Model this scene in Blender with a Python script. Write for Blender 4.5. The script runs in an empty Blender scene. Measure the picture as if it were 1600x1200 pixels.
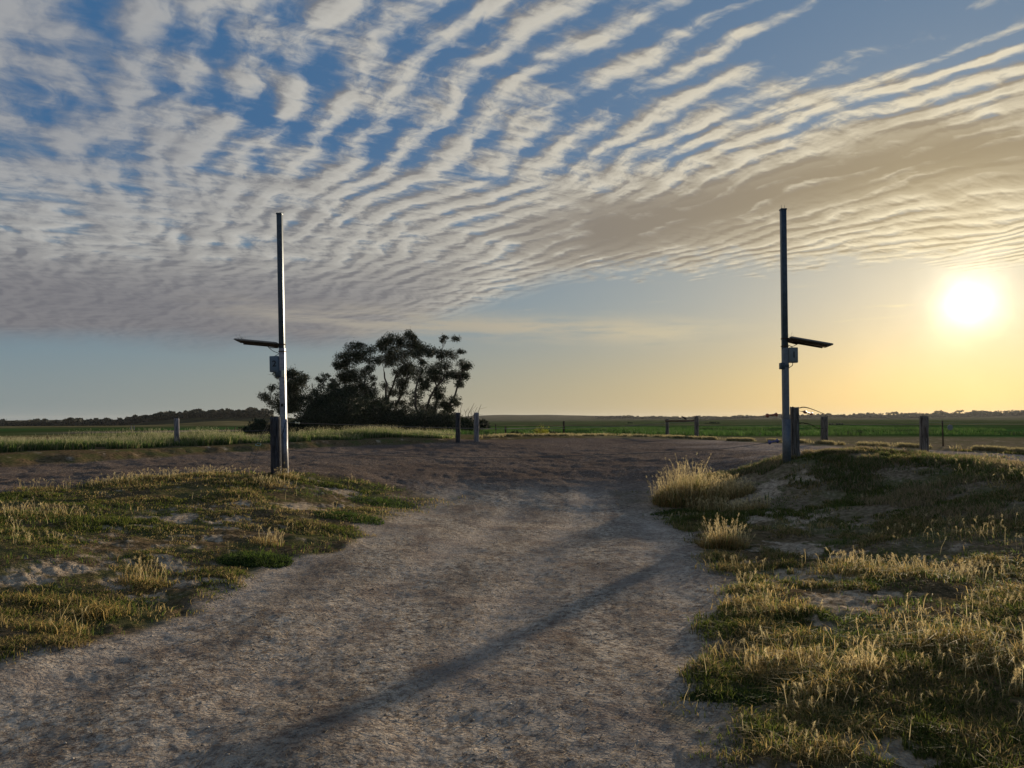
import bpy, bmesh, math, random
import numpy as np
from mathutils import Vector, Matrix, Quaternion
rad = math.radians
C = bpy.context.scene.collection
SC = bpy.context.scene

# ------------------------------------------------------------------ camera
HC = 1.7
FPX = 1186.0
PITCH, ROLL = rad(2.655), rad(-0.25)
camd = bpy.data.cameras.new("camera"); cam = bpy.data.objects.new("camera", camd); C.objects.link(cam)
camd.sensor_width = 36.0; camd.lens = FPX / 1600 * 36.0
camd.clip_start = 0.05; camd.clip_end = 30000
CM = Matrix.Translation((0, 0, HC)) @ Matrix.Rotation(rad(90) + PITCH, 4, 'X') @ Matrix.Rotation(ROLL, 4, 'Z')
cam.matrix_world = CM
SC.camera = cam
CR = CM.to_3x3()
def pdir(u, v):
    """viewing direction of a photo pixel (1600 x 1200)"""
    return (CR @ Vector(((u - 800) / FPX, (600 - v) / FPX, -1))).normalized()
def P(u, v, D):
    d = pdir(u, v); return Vector((0, 0, HC)) + d * (D / d.y)
SUN = pdir(1512, 474)
SUN_EL = math.asin(SUN.z); SUN_AZ = math.atan2(SUN.x, SUN.y)

# ------------------------------------------------------------------ sun, exposure
ld = bpy.data.lights.new("sun", 'SUN'); lo = bpy.data.objects.new("sun", ld); C.objects.link(lo)
ld.energy = 4.9; ld.angle = rad(0.9); ld.color = (1.0, 0.83, 0.60)
lo.rotation_euler = (-SUN).to_track_quat('-Z', 'Y').to_euler(); lo.location = (30, 50, 30)
SC.view_settings.view_transform = 'Standard'; SC.view_settings.look = 'None'
SC.view_settings.exposure = 0.0; SC.view_settings.gamma = 1.0; SC.view_settings.use_curve_mapping = False

# ------------------------------------------------------------------ node maths helper
class E:
    nt = None
    def __init__(s, sock): s.s = sock
    @staticmethod
    def m(op, *a, clamp=False):
        n = E.nt.nodes.new('ShaderNodeMath'); n.operation = op; n.use_clamp = clamp
        for i, x in enumerate(a):
            if isinstance(x, E): E.nt.links.new(x.s, n.inputs[i])
            else: n.inputs[i].default_value = float(x)
        return E(n.outputs[0])
    def __add__(a, b): return E.m('ADD', a, b)
    __radd__ = __add__
    def __mul__(a, b): return E.m('MULTIPLY', a, b)
    __rmul__ = __mul__
    def __sub__(a, b): return E.m('SUBTRACT', a, b)
    def __rsub__(a, b): return E.m('SUBTRACT', b, a)
    def __truediv__(a, b): return E.m('DIVIDE', a, b)
    def __neg__(a): return E.m('MULTIPLY', a, -1)
def sstep(x, a, b, lo=0.0, hi=1.0):
    n = E.nt.nodes.new('ShaderNodeMapRange'); n.interpolation_type = 'SMOOTHSTEP'
    E.nt.links.new(x.s, n.inputs['Value'])
    for k, w in (('From Min', a), ('From Max', b), ('To Min', lo), ('To Max', hi)):
        if isinstance(w, E): E.nt.links.new(w.s, n.inputs[k])
        else: n.inputs[k].default_value = w
    return E(n.outputs['Result'])
def sat(x): return E.m('MULTIPLY', x, 1.0, clamp=True)
def gauss(x, c, w):
    t = (x - c) / w
    return E.m('EXPONENT', -(t * t))
def vec(x, y, z=0.0):
    n = E.nt.nodes.new('ShaderNodeCombineXYZ')
    for i, w in enumerate((x, y, z)):
        if isinstance(w, E): E.nt.links.new(w.s, n.inputs[i])
        else: n.inputs[i].default_value = w
    return n.outputs[0]
def noise(v, scale=1.0, detail=4.0, rough=0.55, dist=0.0):
    n = E.nt.nodes.new('ShaderNodeTexNoise'); n.noise_dimensions = '3D'
    E.nt.links.new(v, n.inputs['Vector'])
    n.inputs['Scale'].default_value = scale; n.inputs['Detail'].default_value = detail
    n.inputs['Roughness'].default_value = rough; n.inputs['Distortion'].default_value = dist
    return E(n.outputs['Fac'])
def mixc(f, a, b, mode='MIX'):
    n = E.nt.nodes.new('ShaderNodeMix'); n.data_type = 'RGBA'; n.blend_type = mode; n.clamp_factor = True
    if isinstance(f, E): E.nt.links.new(f.s, n.inputs[0])
    else: n.inputs[0].default_value = f
    for i, w in ((6, a), (7, b)):
        if isinstance(w, (tuple, list)): n.inputs[i].default_value = (*w[:3], 1)
        else: E.nt.links.new(w, n.inputs[i])
    return n.outputs[2]
def scalec(c, f):
    n = E.nt.nodes.new('ShaderNodeVectorMath'); n.operation = 'SCALE'
    if isinstance(c, (tuple, list)): n.inputs[0].default_value = c[:3]
    else: E.nt.links.new(c, n.inputs[0])
    if isinstance(f, E): E.nt.links.new(f.s, n.inputs[3])
    else: n.inputs[3].default_value = f
    return n.outputs[0]
def addc(a, b):
    n = E.nt.nodes.new('ShaderNodeVectorMath'); n.operation = 'ADD'
    for i, w in enumerate((a, b)):
        if isinstance(w, (tuple, list)): n.inputs[i].default_value = w[:3]
        else: E.nt.links.new(w, n.inputs[i])
    return n.outputs[0]

# ------------------------------------------------------------------ world: clear sky plus one sheet of rippled cloud
W = bpy.data.worlds.new("World"); SC.world = W; W.use_nodes = True
nt = W.node_tree; nt.nodes.clear(); E.nt = nt
out = nt.nodes.new('ShaderNodeOutputWorld'); bg = nt.nodes.new('ShaderNodeBackground')
nt.links.new(bg.outputs[0], out.inputs[0])
tc = nt.nodes.new('ShaderNodeTexCoord')
sep = nt.nodes.new('ShaderNodeSeparateXYZ'); nt.links.new(tc.outputs['Generated'], sep.inputs[0])
dx, dy, dz = (E(sep.outputs[i]) for i in range(3))
sky = nt.nodes.new('ShaderNodeTexSky'); sky.sky_type = 'NISHITA'; sky.sun_disc = False
sky.sun_elevation = SUN_EL; sky.sun_rotation = SUN_AZ
sky.altitude = 50; sky.air_density = 1.0; sky.dust_density = 1.6; sky.ozone_density = 2.5
zc = E.m('MAXIMUM', dz, 0.0) + 0.035
X = dx / zc; Y = dy / zc                                   # where the ray meets the cloud sheet (height 1)
az = E.m('ARCTAN2', dx, dy) * (180 / math.pi)
el = E.m('ARCSINE', dz) * (180 / math.pi)
dt = nt.nodes.new('ShaderNodeVectorMath'); dt.operation = 'DOT_PRODUCT'
nt.links.new(tc.outputs['Generated'], dt.inputs[0]); dt.inputs[1].default_value = SUN
ga = E.m('ARCCOSINE', E.m('MINIMUM', E(dt.outputs['Value']), 1.0)) * (180 / math.pi)   # degrees from the sun

# clear sky colour
clear = scalec(sky.outputs[0], 0.085)
hz = sstep(el, 0.0, 26.0)                                   # 0 horizon .. 1 high
warm = E.m('EXPONENT', -(ga / 30.0))
low = mixc(sat(E.m('EXPONENT', -(ga / 34.0)) * 1.45 - 0.22), (0.24, 0.29, 0.30), (0.66, 0.49, 0.19))
mid = mixc(sat(E.m('EXPONENT', -(ga / 26.0)) * 1.3 - 0.1), (0.14, 0.24, 0.33), (0.50, 0.46, 0.36))
high = mixc(sat(E.m('EXPONENT', -(ga / 24.0)) * 1.2), (0.030, 0.120, 0.28), (0.20, 0.28, 0.36))
own = mixc(sstep(el, 0.5, 9.0), low, mid)
own = mixc(sstep(el, 7.0, 21.0), own, high)
clear = mixc(0.90, clear, own)

# cloud density on the sheet
def density(ox, oy):
    x = X + ox; y = Y + oy
    xb = E.m('MAXIMUM', x - 0.85, 0.0)
    xb = E.m('MINIMUM', xb, 1.4)
    w1 = noise(vec(x, y, 3.1), 0.9, 2.0, 0.5) - 0.5
    w2 = noise(vec(x, y, 7.7), 2.6, 2.0, 0.5) - 0.5
    w3 = noise(vec(x, y, 5.3), 8.5, 2.0, 0.5) - 0.5
    q = w3 * 0.055 + x * 0.85 + y * 0.525 - xb * xb * 0.22 + w1 * 0.42 + w2 * 0.12
    s = y * 0.85 - x * 0.525
    qr = E.m('MAXIMUM', q - 1.6, 0.0)
    band = E.m('SINE', (q * 7.2 + qr * qr * 0.9) * (2 * math.pi))
    # how rippled the sheet is: weaker to the left where it turns to loose puffs, and far off
    ripple = sstep(az, -34.0, -8.0, 0.30, 1.0) * sstep(el + az * 0.10, 7.0, 15.0, 0.35, 1.0)
    puff = noise(vec(q * 7.5, s * 2.3, 1.0), 1.0, 3.0, 0.5, 0.3) - 0.5
    cell = noise(vec(q * 6.2, s * 3.3, 5.0), 1.0, 1.5, 0.5) - 0.5
    knot = noise(vec(q * 4.0, s * 6.4, 6.0), 1.0, 1.0, 0.5) - 0.5
    rib = noise(vec(q * 7.0, s * 17.0, 8.0), 1.0, 3.0, 0.6, 0.5) - 0.5
    fine = noise(vec(q, s * 0.6, 0.4), 24.0, 7.0, 0.62, 0.4) - 0.5
    amp = sstep(noise(vec(x, y, 12.0), 1.9, 2.0, 0.5), 0.32, 0.60, 0.10, 0.25)
    d = band * ripple * amp + puff * 0.75 + cell * (1.9 - ripple * 1.0) + knot * 0.95 + rib * (0.35 + ripple * 0.25) + fine * (0.50 + ripple * 0.35)
    return d
d0 = density(0.0, 0.0)
sx, sy = SUN.x / math.hypot(SUN.x, SUN.y), SUN.y / math.hypot(SUN.x, SUN.y)
d1 = density(0.035 * sx, 0.035 * sy)
# where the sheet is thick, thin or missing
big = noise(vec(X, Y, 9.0), 0.75, 3.0, 0.5) - 0.5
bign = noise(vec(az, el * 2.2, 2.0), 0.11, 4.0, 0.6) - 0.5
edge = 4.7 + sstep(az, -16.0, 8.0) * 5.6 - sstep(az, 22.0, 36.0) * 1.2 + bign * 1.6
above = sstep(el - edge + sstep(az, 0.0, 10.0) * (noise(vec(az, el * 3.0, 21.0), 0.55, 4.0, 0.6) - 0.5) * 4.5, -0.15, 1.7)
cover = 0.10 + above * 0.0
lowfill = gauss(el, 13.0, 5.5)                              # the sheet closes up lower down
cover = cover + lowfill * 0.40
greyleft = sstep(az, 0.0, -16.0) * sstep(el - edge + bign * 3.5, 7.6, 3.2) # smooth grey shelf low on the left
cover = cover + greyleft * 1.5
leftsoft = sstep(az, -14.0, -32.0) * sstep(el, 11.0, 18.0)
el_b = 17.0 + az * 0.0
shelf = gauss(el - (13.5 + sstep(az, 0.0, 30.0) * 3.5), 0.0, 2.6) * sstep(az, -4.0, 8.0)
cover = cover + shelf * 0.62
hole = sstep(el - (31.0 - sstep(az, 4.0, 26.0) * 8.5), -2.0, 3.0) * sstep(az, 2.0, 12.0)
cover = cover - hole * 0.50
cover = cover + sstep(az, -14.0, -34.0) * sstep(el, 15.0, 22.0) * 0.22
cover = cover + big * 0.55
dens = sstep(d0 + cover, -0.20, 0.46) * above
streak = noise(vec(az, el * 9.0, 4.0), 0.16, 5.0, 0.6)
st = sstep(streak, 0.60, 0.80) * gauss(el, 6.8, 2.2) * sstep(az, -16.0, -6.0)
st2 = sstep(streak, 0.30, 0.6) * gauss(el - 6.9 + az * 0.04 - bign * 2.0, 0.0, 0.95) * sstep(az, -26.0, -16.0) * sstep(az, 21.0, 8.0) * 0.95
thin = sat(E.m('MAXIMUM', st * 0.8, st2))
thick = sstep(d0 + cover, 0.35, 1.0)
relief = sstep(d0 - d1, -0.42, 0.30)                        # side of a ripple turned to the sun

# cloud colour
sunw = sat(E.m('EXPONENT', -(ga / 21.0)) * 1.25)
sunn = sat(E.m('EXPONENT', -(ga / 8.0)) * 1.3)
lit = mixc(sunw, (0.46, 0.46, 0.45), (1.0, 0.86, 0.58))
drk = mixc(sunw, (0.17, 0.185, 0.215), (0.40, 0.31, 0.185))
cl = mixc(relief, drk, lit)
grey = mixc(sunw, (0.17, 0.17, 0.185), (0.40, 0.305, 0.165))
cl = mixc(thick * (0.30 + sat(shelf * 0.62 + lowfill * 0.12)), cl, grey)
cl = mixc(greyleft * 0.95, cl, mixc(relief * 0.5, (0.165, 0.16, 0.175), (0.25, 0.24, 0.245)))
cl = mixc(sat(leftsoft * 0.75), cl, mixc(sstep(d0 + cover, 0.1, 0.7), (0.16, 0.20, 0.27), (0.33, 0.34, 0.36)))
colr = mixc(dens * 0.95, clear, cl)
colr = mixc(thin, colr, mixc(sunw, (0.27, 0.26, 0.26), (0.95, 0.80, 0.46)))
# glow around the sun
gs_ = ga * (1.0 + (noise(tc.outputs['Generated'], 14.0, 3.0, 0.6) - 0.5) * 0.9)
g1 = E.m('EXPONENT', -(gs_ / 0.72)) * 3.0
g2 = E.m('EXPONENT', -(gs_ / 3.0)) * 0.36
g3 = E.m('EXPONENT', -(ga / 11.0)) * 0.07
colr = addc(colr, scalec((1.0, 0.93, 0.70), g1))
colr = addc(colr, scalec((1.0, 0.90, 0.62), g2))
colr = addc(colr, scalec((1.0, 0.80, 0.40), g3))
below = sstep(dz, -0.02, 0.0)
colr = mixc(below, (0.06, 0.055, 0.045), colr)
nt.links.new(colr, bg.inputs[0]); bg.inputs[1].default_value = 1.0
W.cycles.sampling_method = 'MANUAL'; W.cycles.sample_map_resolution = 1024

# ------------------------------------------------------------------ numpy noise
def _h(ix, iy, seed):
    n = (ix.astype(np.int64) * 374761393 + iy.astype(np.int64) * 668265263 + seed * 974711) & 0x7fffffff
    n = ((n ^ (n >> 13)) * 1274126177) & 0x7fffffff
    n = ((n ^ (n >> 16)) * 2246822519) & 0x7fffffff
    return (n & 0xffffff) / float(0xffffff)
def vn(x, y, seed=0):
    x = np.asarray(x, float); y = np.asarray(y, float)
    ix = np.floor(x); iy = np.floor(y); fx = x - ix; fy = y - iy
    fx = fx * fx * (3 - 2 * fx); fy = fy * fy * (3 - 2 * fy)
    a = _h(ix, iy, seed); b = _h(ix + 1, iy, seed); c = _h(ix, iy + 1, seed); d = _h(ix + 1, iy + 1, seed)
    return (a * (1 - fx) + b * fx) * (1 - fy) + (c * (1 - fx) + d * fx) * fy - 0.5
def fbm(x, y, seed=0, o=4, g=0.5):
    t = 0; a = 1.0
    for k in range(o):
        t = t + vn(x * 2 ** k + 13.7 * k, y * 2 ** k - 7.1 * k, seed + k) * a; a *= g
    return t
def ss(x, a, b):
    t = np.clip((x - a) / (b - a), 0, 1); return t * t * (3 - 2 * t)

# ------------------------------------------------------------------ terrain height: thin plate spline through surveyed points
_cp = [  # (u, v, D): photo pixel and distance
 (0,1200,3.9),(400,1200,3.7),(800,1200,3.7),(1200,1190,3.7),(1600,1180,3.7),
 (800,900,8.2),(400,1000,5.85),(1000,1000,5.85),(700,820,12.2),(900,800,13.9),(800,768,16.0),(640,768,15.6),(1000,768,15.6),
 (800,741,18.0),(900,735,19),(650,737,18.2),(800,710,24),(800,692,33),(860,684,38),(1000,685,38),(1130,688,36),(740,686,35),
 (430,741,15),(437,741,15.2),(560,748,15.8),(200,753,13.5),(60,768,12.3),(300,748,14.2),
 (200,735,17),(0,745,15),(0,731,18.2),(0,712,20.5),(276,711,23.2),(276,702,25.4),(480,701,27),(480,693,29),(600,696,29.5),(600,688,32),(714,687,30),(714,692,29.5),
 (100,950,6.6),(300,850,9.3),(600,785,14.2),(430,800,11.6),(0,850,8.3),(0,1000,5.6),(0,800,10.2),(200,800,11),
 (1090,685,39),(1288,692,30),(1443,714,19.6),(1600,715,19.6),(1600,700,26),(1600,738,15.0),
 (1300,716,14.7),(1400,716,14.0),(1500,729,13.0),(1600,752,11.5),(1241,718,15),(1228,719,15),(1170,733,15.5),(1060,748,16.3),
 (1300,800,11.9),(1350,762,13.2),(1440,770,12.0),(1500,800,10.6),(1600,850,8.3),(1300,900,7.8),(1500,950,6.1),(1100,850,9.9),(1200,1000,5.6),(1600,1000,5.0),(1450,870,8.3),(1170,790,13.4)]
_pts = []
for u, v, D in _cp:
    p = P(u, v, D); _pts.append((p.x, p.y, p.z))
_pts += [(-40, 20, .7), (40, 20, .7), (-40, 55, .5), (40, 55, .5), (0, 62, .45), (-30, -15, .3), (30, -15, .3), (0, -8, .05), (0, 1, 0.0), (-5, 0, 0.05), (5, 0, 0.08),
         (-22, 8, .55), (22, 8, .7), (16, 22, .72), (22, 36, .72)]
_pts = np.array(_pts)
def _tk(r2): return 0.5 * r2 * np.log(r2 + 1e-9)
def _fit(p):
    n = len(p); A = np.zeros((n + 3, n + 3))
    d2 = (p[:, None, 0] - p[None, :, 0]) ** 2 + (p[:, None, 1] - p[None, :, 1]) ** 2
    A[:n, :n] = _tk(d2) + np.eye(n) * 0.25
    A[:n, n] = 1; A[:n, n + 1] = p[:, 0]; A[:n, n + 2] = p[:, 1]; A[n:, :n] = A[:n, n:].T
    return np.linalg.solve(A, np.concatenate([p[:, 2], [0, 0, 0]]))
_w = _fit(_pts)
def base_h(x, y):
    x = np.asarray(x, float); y = np.asarray(y, float); sh = x.shape; x = x.ravel(); y = y.ravel()
    xc = np.clip(x, -60, 60); yc = np.clip(y, -25, 80)
    z = np.full(x.shape, _w[-3]) + _w[-2] * xc + _w[-1] * yc
    for k in range(len(_pts)):
        z += _w[k] * _tk((xc - _pts[k, 0]) ** 2 + (yc - _pts[k, 1]) ** 2)
    r = np.hypot(x, y)
    far = 0.45 - 0.55 * ss(r, 60, 330)
    far = far + ss(r, 90, 400) * fbm(x / 170, y / 170, 5, 3) * 1.3
    a = np.degrees(np.arctan2(x, y))
    # wooded hill far left, pale rise before it, long low swells to the right
    far = far + 6.2 * ss(r, 400, 540) * np.exp(-(np.abs(a + 21.0) / 5.2) ** 3) * (1 - ss(r, 900, 1400))
    far = far + 1.5 * np.exp(-((r - 290) / 60) ** 2) * np.exp(-((a + 20.5) / 3.4) ** 2)
    far = far - 2.3 * ss(r, 300, 460) * ss(-a, 16, 22) * (1 - ss(r, 900, 1400))
    far = far + ss(r, 900, 2300) * (5.5 + 6.5 * fbm(a / 7.0, r / 2500, 9, 3) + 6 * np.exp(-((a - 2) / 7) ** 2) + 3 * ss(a, 18, 34))
    t = ss(r, 48, 85)
    return (z * (1 - t) + far * t).reshape(sh)
def hsample(u, v):
    """ground point seen at a photo pixel"""
    d = pdir(u, v); lo_, hi_ = 2.0, 2.0
    ys = np.concatenate([np.arange(2.5, 60, 0.05), np.geomspace(60, 3500, 700)])
    px = d.x / d.y * ys; pz = HC + d.z / d.y * ys
    g = base_h(px, ys); k = np.argmax(pz < g)
    if pz[k] >= g[k]: k = len(ys) - 1
    return px[k], ys[k]
def gpoly(pts, n=1):
    return np.array([hsample(u, v) for u, v in pts])
def sdist(poly, x, y):
    """signed distance, positive inside"""
    d = np.full(x.shape, 1e9); ins = np.zeros(x.shape, bool); n = len(poly)
    for i in range(n):
        ax, ay = poly[i]; bx, by = poly[(i + 1) % n]
        ex, ey = bx - ax, by - ay; L = ex * ex + ey * ey + 1e-12
        t = np.clip(((x - ax) * ex + (y - ay) * ey) / L, 0, 1)
        d = np.minimum(d, np.hypot(x - ax - t * ex, y - ay - t * ey))
        c = (ay > y) != (by > y)
        with np.errstate(divide='ignore', invalid='ignore'):
            xi = (bx - ax) * (y - ay) / (by - ay) + ax
        ins ^= c & (x < xi)
    return np.where(ins, d, -d)
DRIVE = gpoly([(0,1050),(200,985),(400,905),(520,862),(610,805),(650,772),(700,762),(800,758),(960,758),(1020,766),(1035,800),(1085,850),(1130,900),(1140,1000),(1120,1100),(1090,1199)])
DRIVE = np.vstack([DRIVE, [[1.2, 0.0], [1.0, -15], [-8, -15], [-6, 0.5]]])
CROSS = gpoly([(0,731),(140,721),(276,712),(480,700),(600,695),(700,691),(770,687),(860,684),(1000,685.5),(1130,688.5),(1180,692),(1290,697),(1400,701),(1600,712)])
CROSS = np.vstack([CROSS, [[60, 20], [60, 10], [16, 12.2], [11, 14.2], [8.5, 15.6], [5.9, 15.6]]])
CROSS = np.vstack([CROSS, gpoly([(1080,748),(1030,768),(960,770),(800,772),(660,772),(560,749),(460,741),(300,749),(200,754),(60,769)]), [[-12, 11], [-30, 10], [-60, 9], [-60, 18], [-25, 17]]])
SANDP = [(300,820,1.0,.8),(450,790,1.0,.7),(120,900,.7,.5),(280,905,.6,.45),(200,870,.8,.5),(560,775,.8,.5),(380,840,.8,.5),(500,765,.9,.4),(40,905,.5,.4),(230,930,.4,.25),
         (1230,810,.7,.8),(1290,900,.55,.7),(1240,855,.6,.6),(1310,960,.45,.5),(1190,770,.9,.7),(1210,890,.3,.3),(1330,935,.5,.3),(1380,1180,.25,.2),(1000,745,.01,.01)]
_sand = [(*hsample(u, v), a, b) for u, v, a, b in SANDP]
def masks(x, y):
    w = fbm(x * 0.8, y * 0.8, 21, 4, 0.6)
    dd = sdist(DRIVE, x, y) + w * 0.55; dc = sdist(CROSS, x, y) + w * 0.5
    wd_ = 0.17 + 1.1 * ss(y, 11.5, 15.5) * (1 - ss(np.abs(x), 3.5, 5)); drive = ss(dd, -wd_, wd_); cross = ss(dc, -0.25, 0.25)
    sand = np.zeros(x.shape)
    for cx, cy, a, b in _sand:
        sand = np.maximum(sand, np.exp(-(((x - cx) / a) ** 2 + ((y - cy) / b) ** 2)))
    sn = fbm(x * 2.6, y * 3.4, 31, 5, 0.75)
    sand = ss(sand + sn * 1.35, 0.60, 1.15) * (1 - drive) * (1 - cross)
    return drive, cross * (1 - drive * 0.0), sand, dd, dc
def micro(x, y, drive, cross, sand, dc=None):
    r = np.hypot(x, y); nf = 1 - ss(r, 22, 55)
    verge = (1 - drive) * (1 - cross)
    if dc is None: dc = masks(x, y)[4]
    bank = ss(-dc, 0.05, 0.75) * (1 - ss(-dc, 3, 9)) * ss(y, 16.5, 18.5) * (1 - ss(x, -4.2, -2.2)) * (1 - ss(y, 33, 38))
    z = bank * 0.16 + verge * nf * (1 - ss(y, 16, 18) * .8) * (fbm(x * 1.1, y * 1.1, 41, 3) * 0.07 + fbm(x * 5, y * 5, 42, 3, 0.55) * 0.030)
    z += sand * nf * (np.abs(fbm(x * 5.5 + 4, y * 9.0, 45, 4, .7)) * 0.045 - 0.015)
    if True:
        for off in (-3.2, -1.75, -0.55, 0.9):
            cx = 0.17 * (y - 4) + off + fbm(y / 3, y * 0 + off, 71, 2) * 0.3
            z -= drive * nf * 0.022 * np.exp(-((x - cx) / 0.26) ** 2)
    z += drive * nf * (fbm(x * 1.0, y * 1.0, 43, 3) * 0.035 + fbm(x * 9, y * 9, 44, 3, 0.6) * 0.010)
    z += cross * nf * (1 - drive) * (fbm(x * 1.5, y * 1.5, 47, 4, 0.6) * 0.060 + fbm(x * 7, y * 7, 48, 3, 0.6) * 0.018)
    return z
def H(x, y):
    x = np.atleast_1d(np.asarray(x, float)); y = np.atleast_1d(np.asarray(y, float))
    d, c, s, _, dc = masks(x, y)
    return base_h(x, y) + micro(x, y, d, c, s, dc)
def Hz(x, y): return float(H(x, y)[0])
def gp(u, v):
    x, y = hsample(u, v); return Vector((x, y, Hz(x, y)))

# ------------------------------------------------------------------ object helpers
def mesh_from(name, V, F, mat=None, smooth=False, parent=None, col=None, loc=None):
    """V (n,3), F (m,k) arrays, k = 3 or 4"""
    me = bpy.data.meshes.new(name); V = np.asarray(V, np.float32); F = np.asarray(F, np.int32)
    me.vertices.add(len(V)); me.vertices.foreach_set('co', V.ravel())
    me.loops.add(F.size); me.loops.foreach_set('vertex_index', F.ravel())
    me.polygons.add(len(F)); me.polygons.foreach_set('loop_start', np.arange(0, F.size, F.shape[1], dtype=np.int32))
    me.update(calc_edges=True)
    if smooth: me.polygons.foreach_set('use_smooth', np.ones(len(F), bool))
    if col is not None:
        for an, c in col.items():
            c = np.asarray(c, np.float32)
            if c.ndim == 1:
                a = me.attributes.new(an, 'FLOAT', 'POINT'); a.data.foreach_set('value', c)
            else:
                a = me.attributes.new(an, 'FLOAT_COLOR', 'POINT')
                a.data.foreach_set('color', np.hstack([c, np.ones((len(c), 1), np.float32)]).ravel())
    if mat: me.materials.append(mat)
    o = bpy.data.objects.new(name, me); C.objects.link(o)
    if parent: o.parent = parent
    if loc is not None: o.location = loc
    return o
def tag(o, label=None, cat=None, group=None, kind=None):
    if label: o['label'] = label
    if cat: o['category'] = cat
    if group: o['group'] = group
    if kind: o['kind'] = kind
    return o
def empty(name, loc=(0, 0, 0), rz=0.0):
    o = bpy.data.objects.new(name, None); C.objects.link(o); o.location = loc; o.rotation_euler = (0, 0, rz)
    o.empty_display_size = 0.1
    return o

# ------------------------------------------------------------------ materials
def mat_new(name):
    m = bpy.data.materials.new(name); m.use_nodes = True; t = m.node_tree; t.nodes.clear(); E.nt = t
    o = t.nodes.new('ShaderNodeOutputMaterial'); b = t.nodes.new('ShaderNodeBsdfPrincipled')
    t.links.new(b.outputs[0], o.inputs[0]); return m, t, b, o
def texco(t, which='Object'):
    n = t.nodes.new('ShaderNodeTexCoord'); return n.outputs[which]
def attr(t, name, out_='Fac'):
    n = t.nodes.new('ShaderNodeAttribute'); n.attribute_name = name; return n.outputs[out_]
def mapv(t, v, sc):
    n = t.nodes.new('ShaderNodeMapping'); t.links.new(v, n.inputs[0]); n.inputs['Scale'].default_value = sc; return n.outputs[0]
def bump(t, b, h, strength=0.5, dist=0.02):
    n = t.nodes.new('ShaderNodeBump'); n.inputs['Strength'].default_value = strength; n.inputs['Distance'].default_value = dist
    t.links.new(h.s, n.inputs['Height']); t.links.new(n.outputs[0], b.inputs['Normal']); return n

def ground_material():
    m, t, b, o = mat_new('ground_surface')
    v = texco(t); geo = v
    dr, cr, sa, fi = (E(attr(t, k)) for k in ('m_drive', 'm_cross', 'm_sand', 'm_field'))
    n1 = noise(v, 1.3, 5, 0.6); n2 = noise(v, 14, 5, 0.65); n3 = noise(v, 60, 4, 0.7); n4 = noise(v, 0.35, 4, 0.6)
    vs = mapv(t, v, (26, 26, 26))
    straw = noise(vs, 1.0, 3, 0.6, 2.5)
    vor = t.nodes.new('ShaderNodeTexVoronoi'); t.links.new(v, vor.inputs['Vector']); vor.inputs['Scale'].default_value = 34
    peb = E(vor.outputs['Distance'])
    # driveway: crushed limestone with straw and dark organic patches, worn wheel tracks
    g = mixc(sstep(n2 * 0.6 + straw * 0.4, 0.38, 0.62), (0.170, 0.128, 0.098), (0.700, 0.588, 0.452))
    g = mixc(sstep(n1, 0.46, 0.68) * 0.60, g, (0.187, 0.129, 0.099))
    g = mixc(sstep(n4 + n2 * 0.25, 0.60, 0.74) * 0.45, g, (0.232, 0.203, 0.183))
    g = mixc(sstep(n3, 0.60, 0.72) * 0.45, g, (0.700, 0.700, 0.556))
    trk = E(attr(t, 'm_track'))
    vl = mapv(t, v, (1.1, .30, 1)); vl.node.inputs['Rotation'].default_value = (0, 0, rad(9.6)); lane = noise(vl, 1.6, 4, 0.6)
    g = mixc(sstep(lane + n2 * 0.3, 0.62, 0.78) * (1.0 - trk) * 0.50, g, (0.123, 0.093, 0.074))
    g = mixc(trk * 0.38, g, (0.598, 0.489, 0.392))
    # cross road: dark brown trampled soil with straw
    c = mixc(sstep(n2 * 0.5 + straw * 0.5, 0.40, 0.64), (0.092, 0.068, 0.054), (0.346, 0.265, 0.208))
    c = mixc(sstep(n4, 0.42, 0.62) * 0.5, c, (0.124, 0.088, 0.068))
    c = mixc(sstep(n3, 0.60, 0.72) * 0.4, c, (0.439, 0.341, 0.260))
    pale = E(attr(t, 'm_pale'))
    c = mixc(pale * 0.75, c, mixc(sstep(n2, 0.35, 0.65), (0.287, 0.218, 0.175), (0.579, 0.465, 0.367)))
    # verge soil under the turf
    s = mixc(sstep(n2, 0.35, 0.65), (0.078, 0.059, 0.030), (0.217, 0.148, 0.080))
    mnd = E(attr(t, 'm_mound')); s = mixc(mnd * 0.8, s, mixc(sstep(n2, 0.35, 0.65), (0.16, 0.12, 0.075), (0.33, 0.26, 0.17)))
    s = mixc(sstep(n1, 0.45, 0.6) * 0.55, s, (0.095, 0.113, 0.034))
    sd = mixc(sstep(n2, 0.3, 0.7), (0.225, 0.165, 0.110), (0.624, 0.494, 0.345))
    s = mixc(sa, s, sd)
    # far paddocks
    fcol = t.nodes.new('ShaderNodeAttribute'); fcol.attribute_name = 'c_field'
    nf = noise(v, 0.09, 6, 0.65)
    f = mixc(sstep(nf, 0.40, 0.62) * 0.55, fcol.outputs['Color'], (0.075, 0.075, 0.028))
    col = mixc(fi, s, f); col = mixc(cr, col, c); col = mixc(dr, col, g)
    t.links.new(col, b.inputs['Base Color']); b.inputs['Roughness'].default_value = 0.95; b.inputs['Specular IOR Level'].default_value = 0.0
    cam_d = t.nodes.new('ShaderNodeNewGeometry')
    bump(t, b, n2 * 0.9 + n3 * 0.35 + straw * 0.5 - peb * 0.5 + n1 * 0.5, 0.9, 0.035)
    return m
M_GROUND = ground_material()

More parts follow.
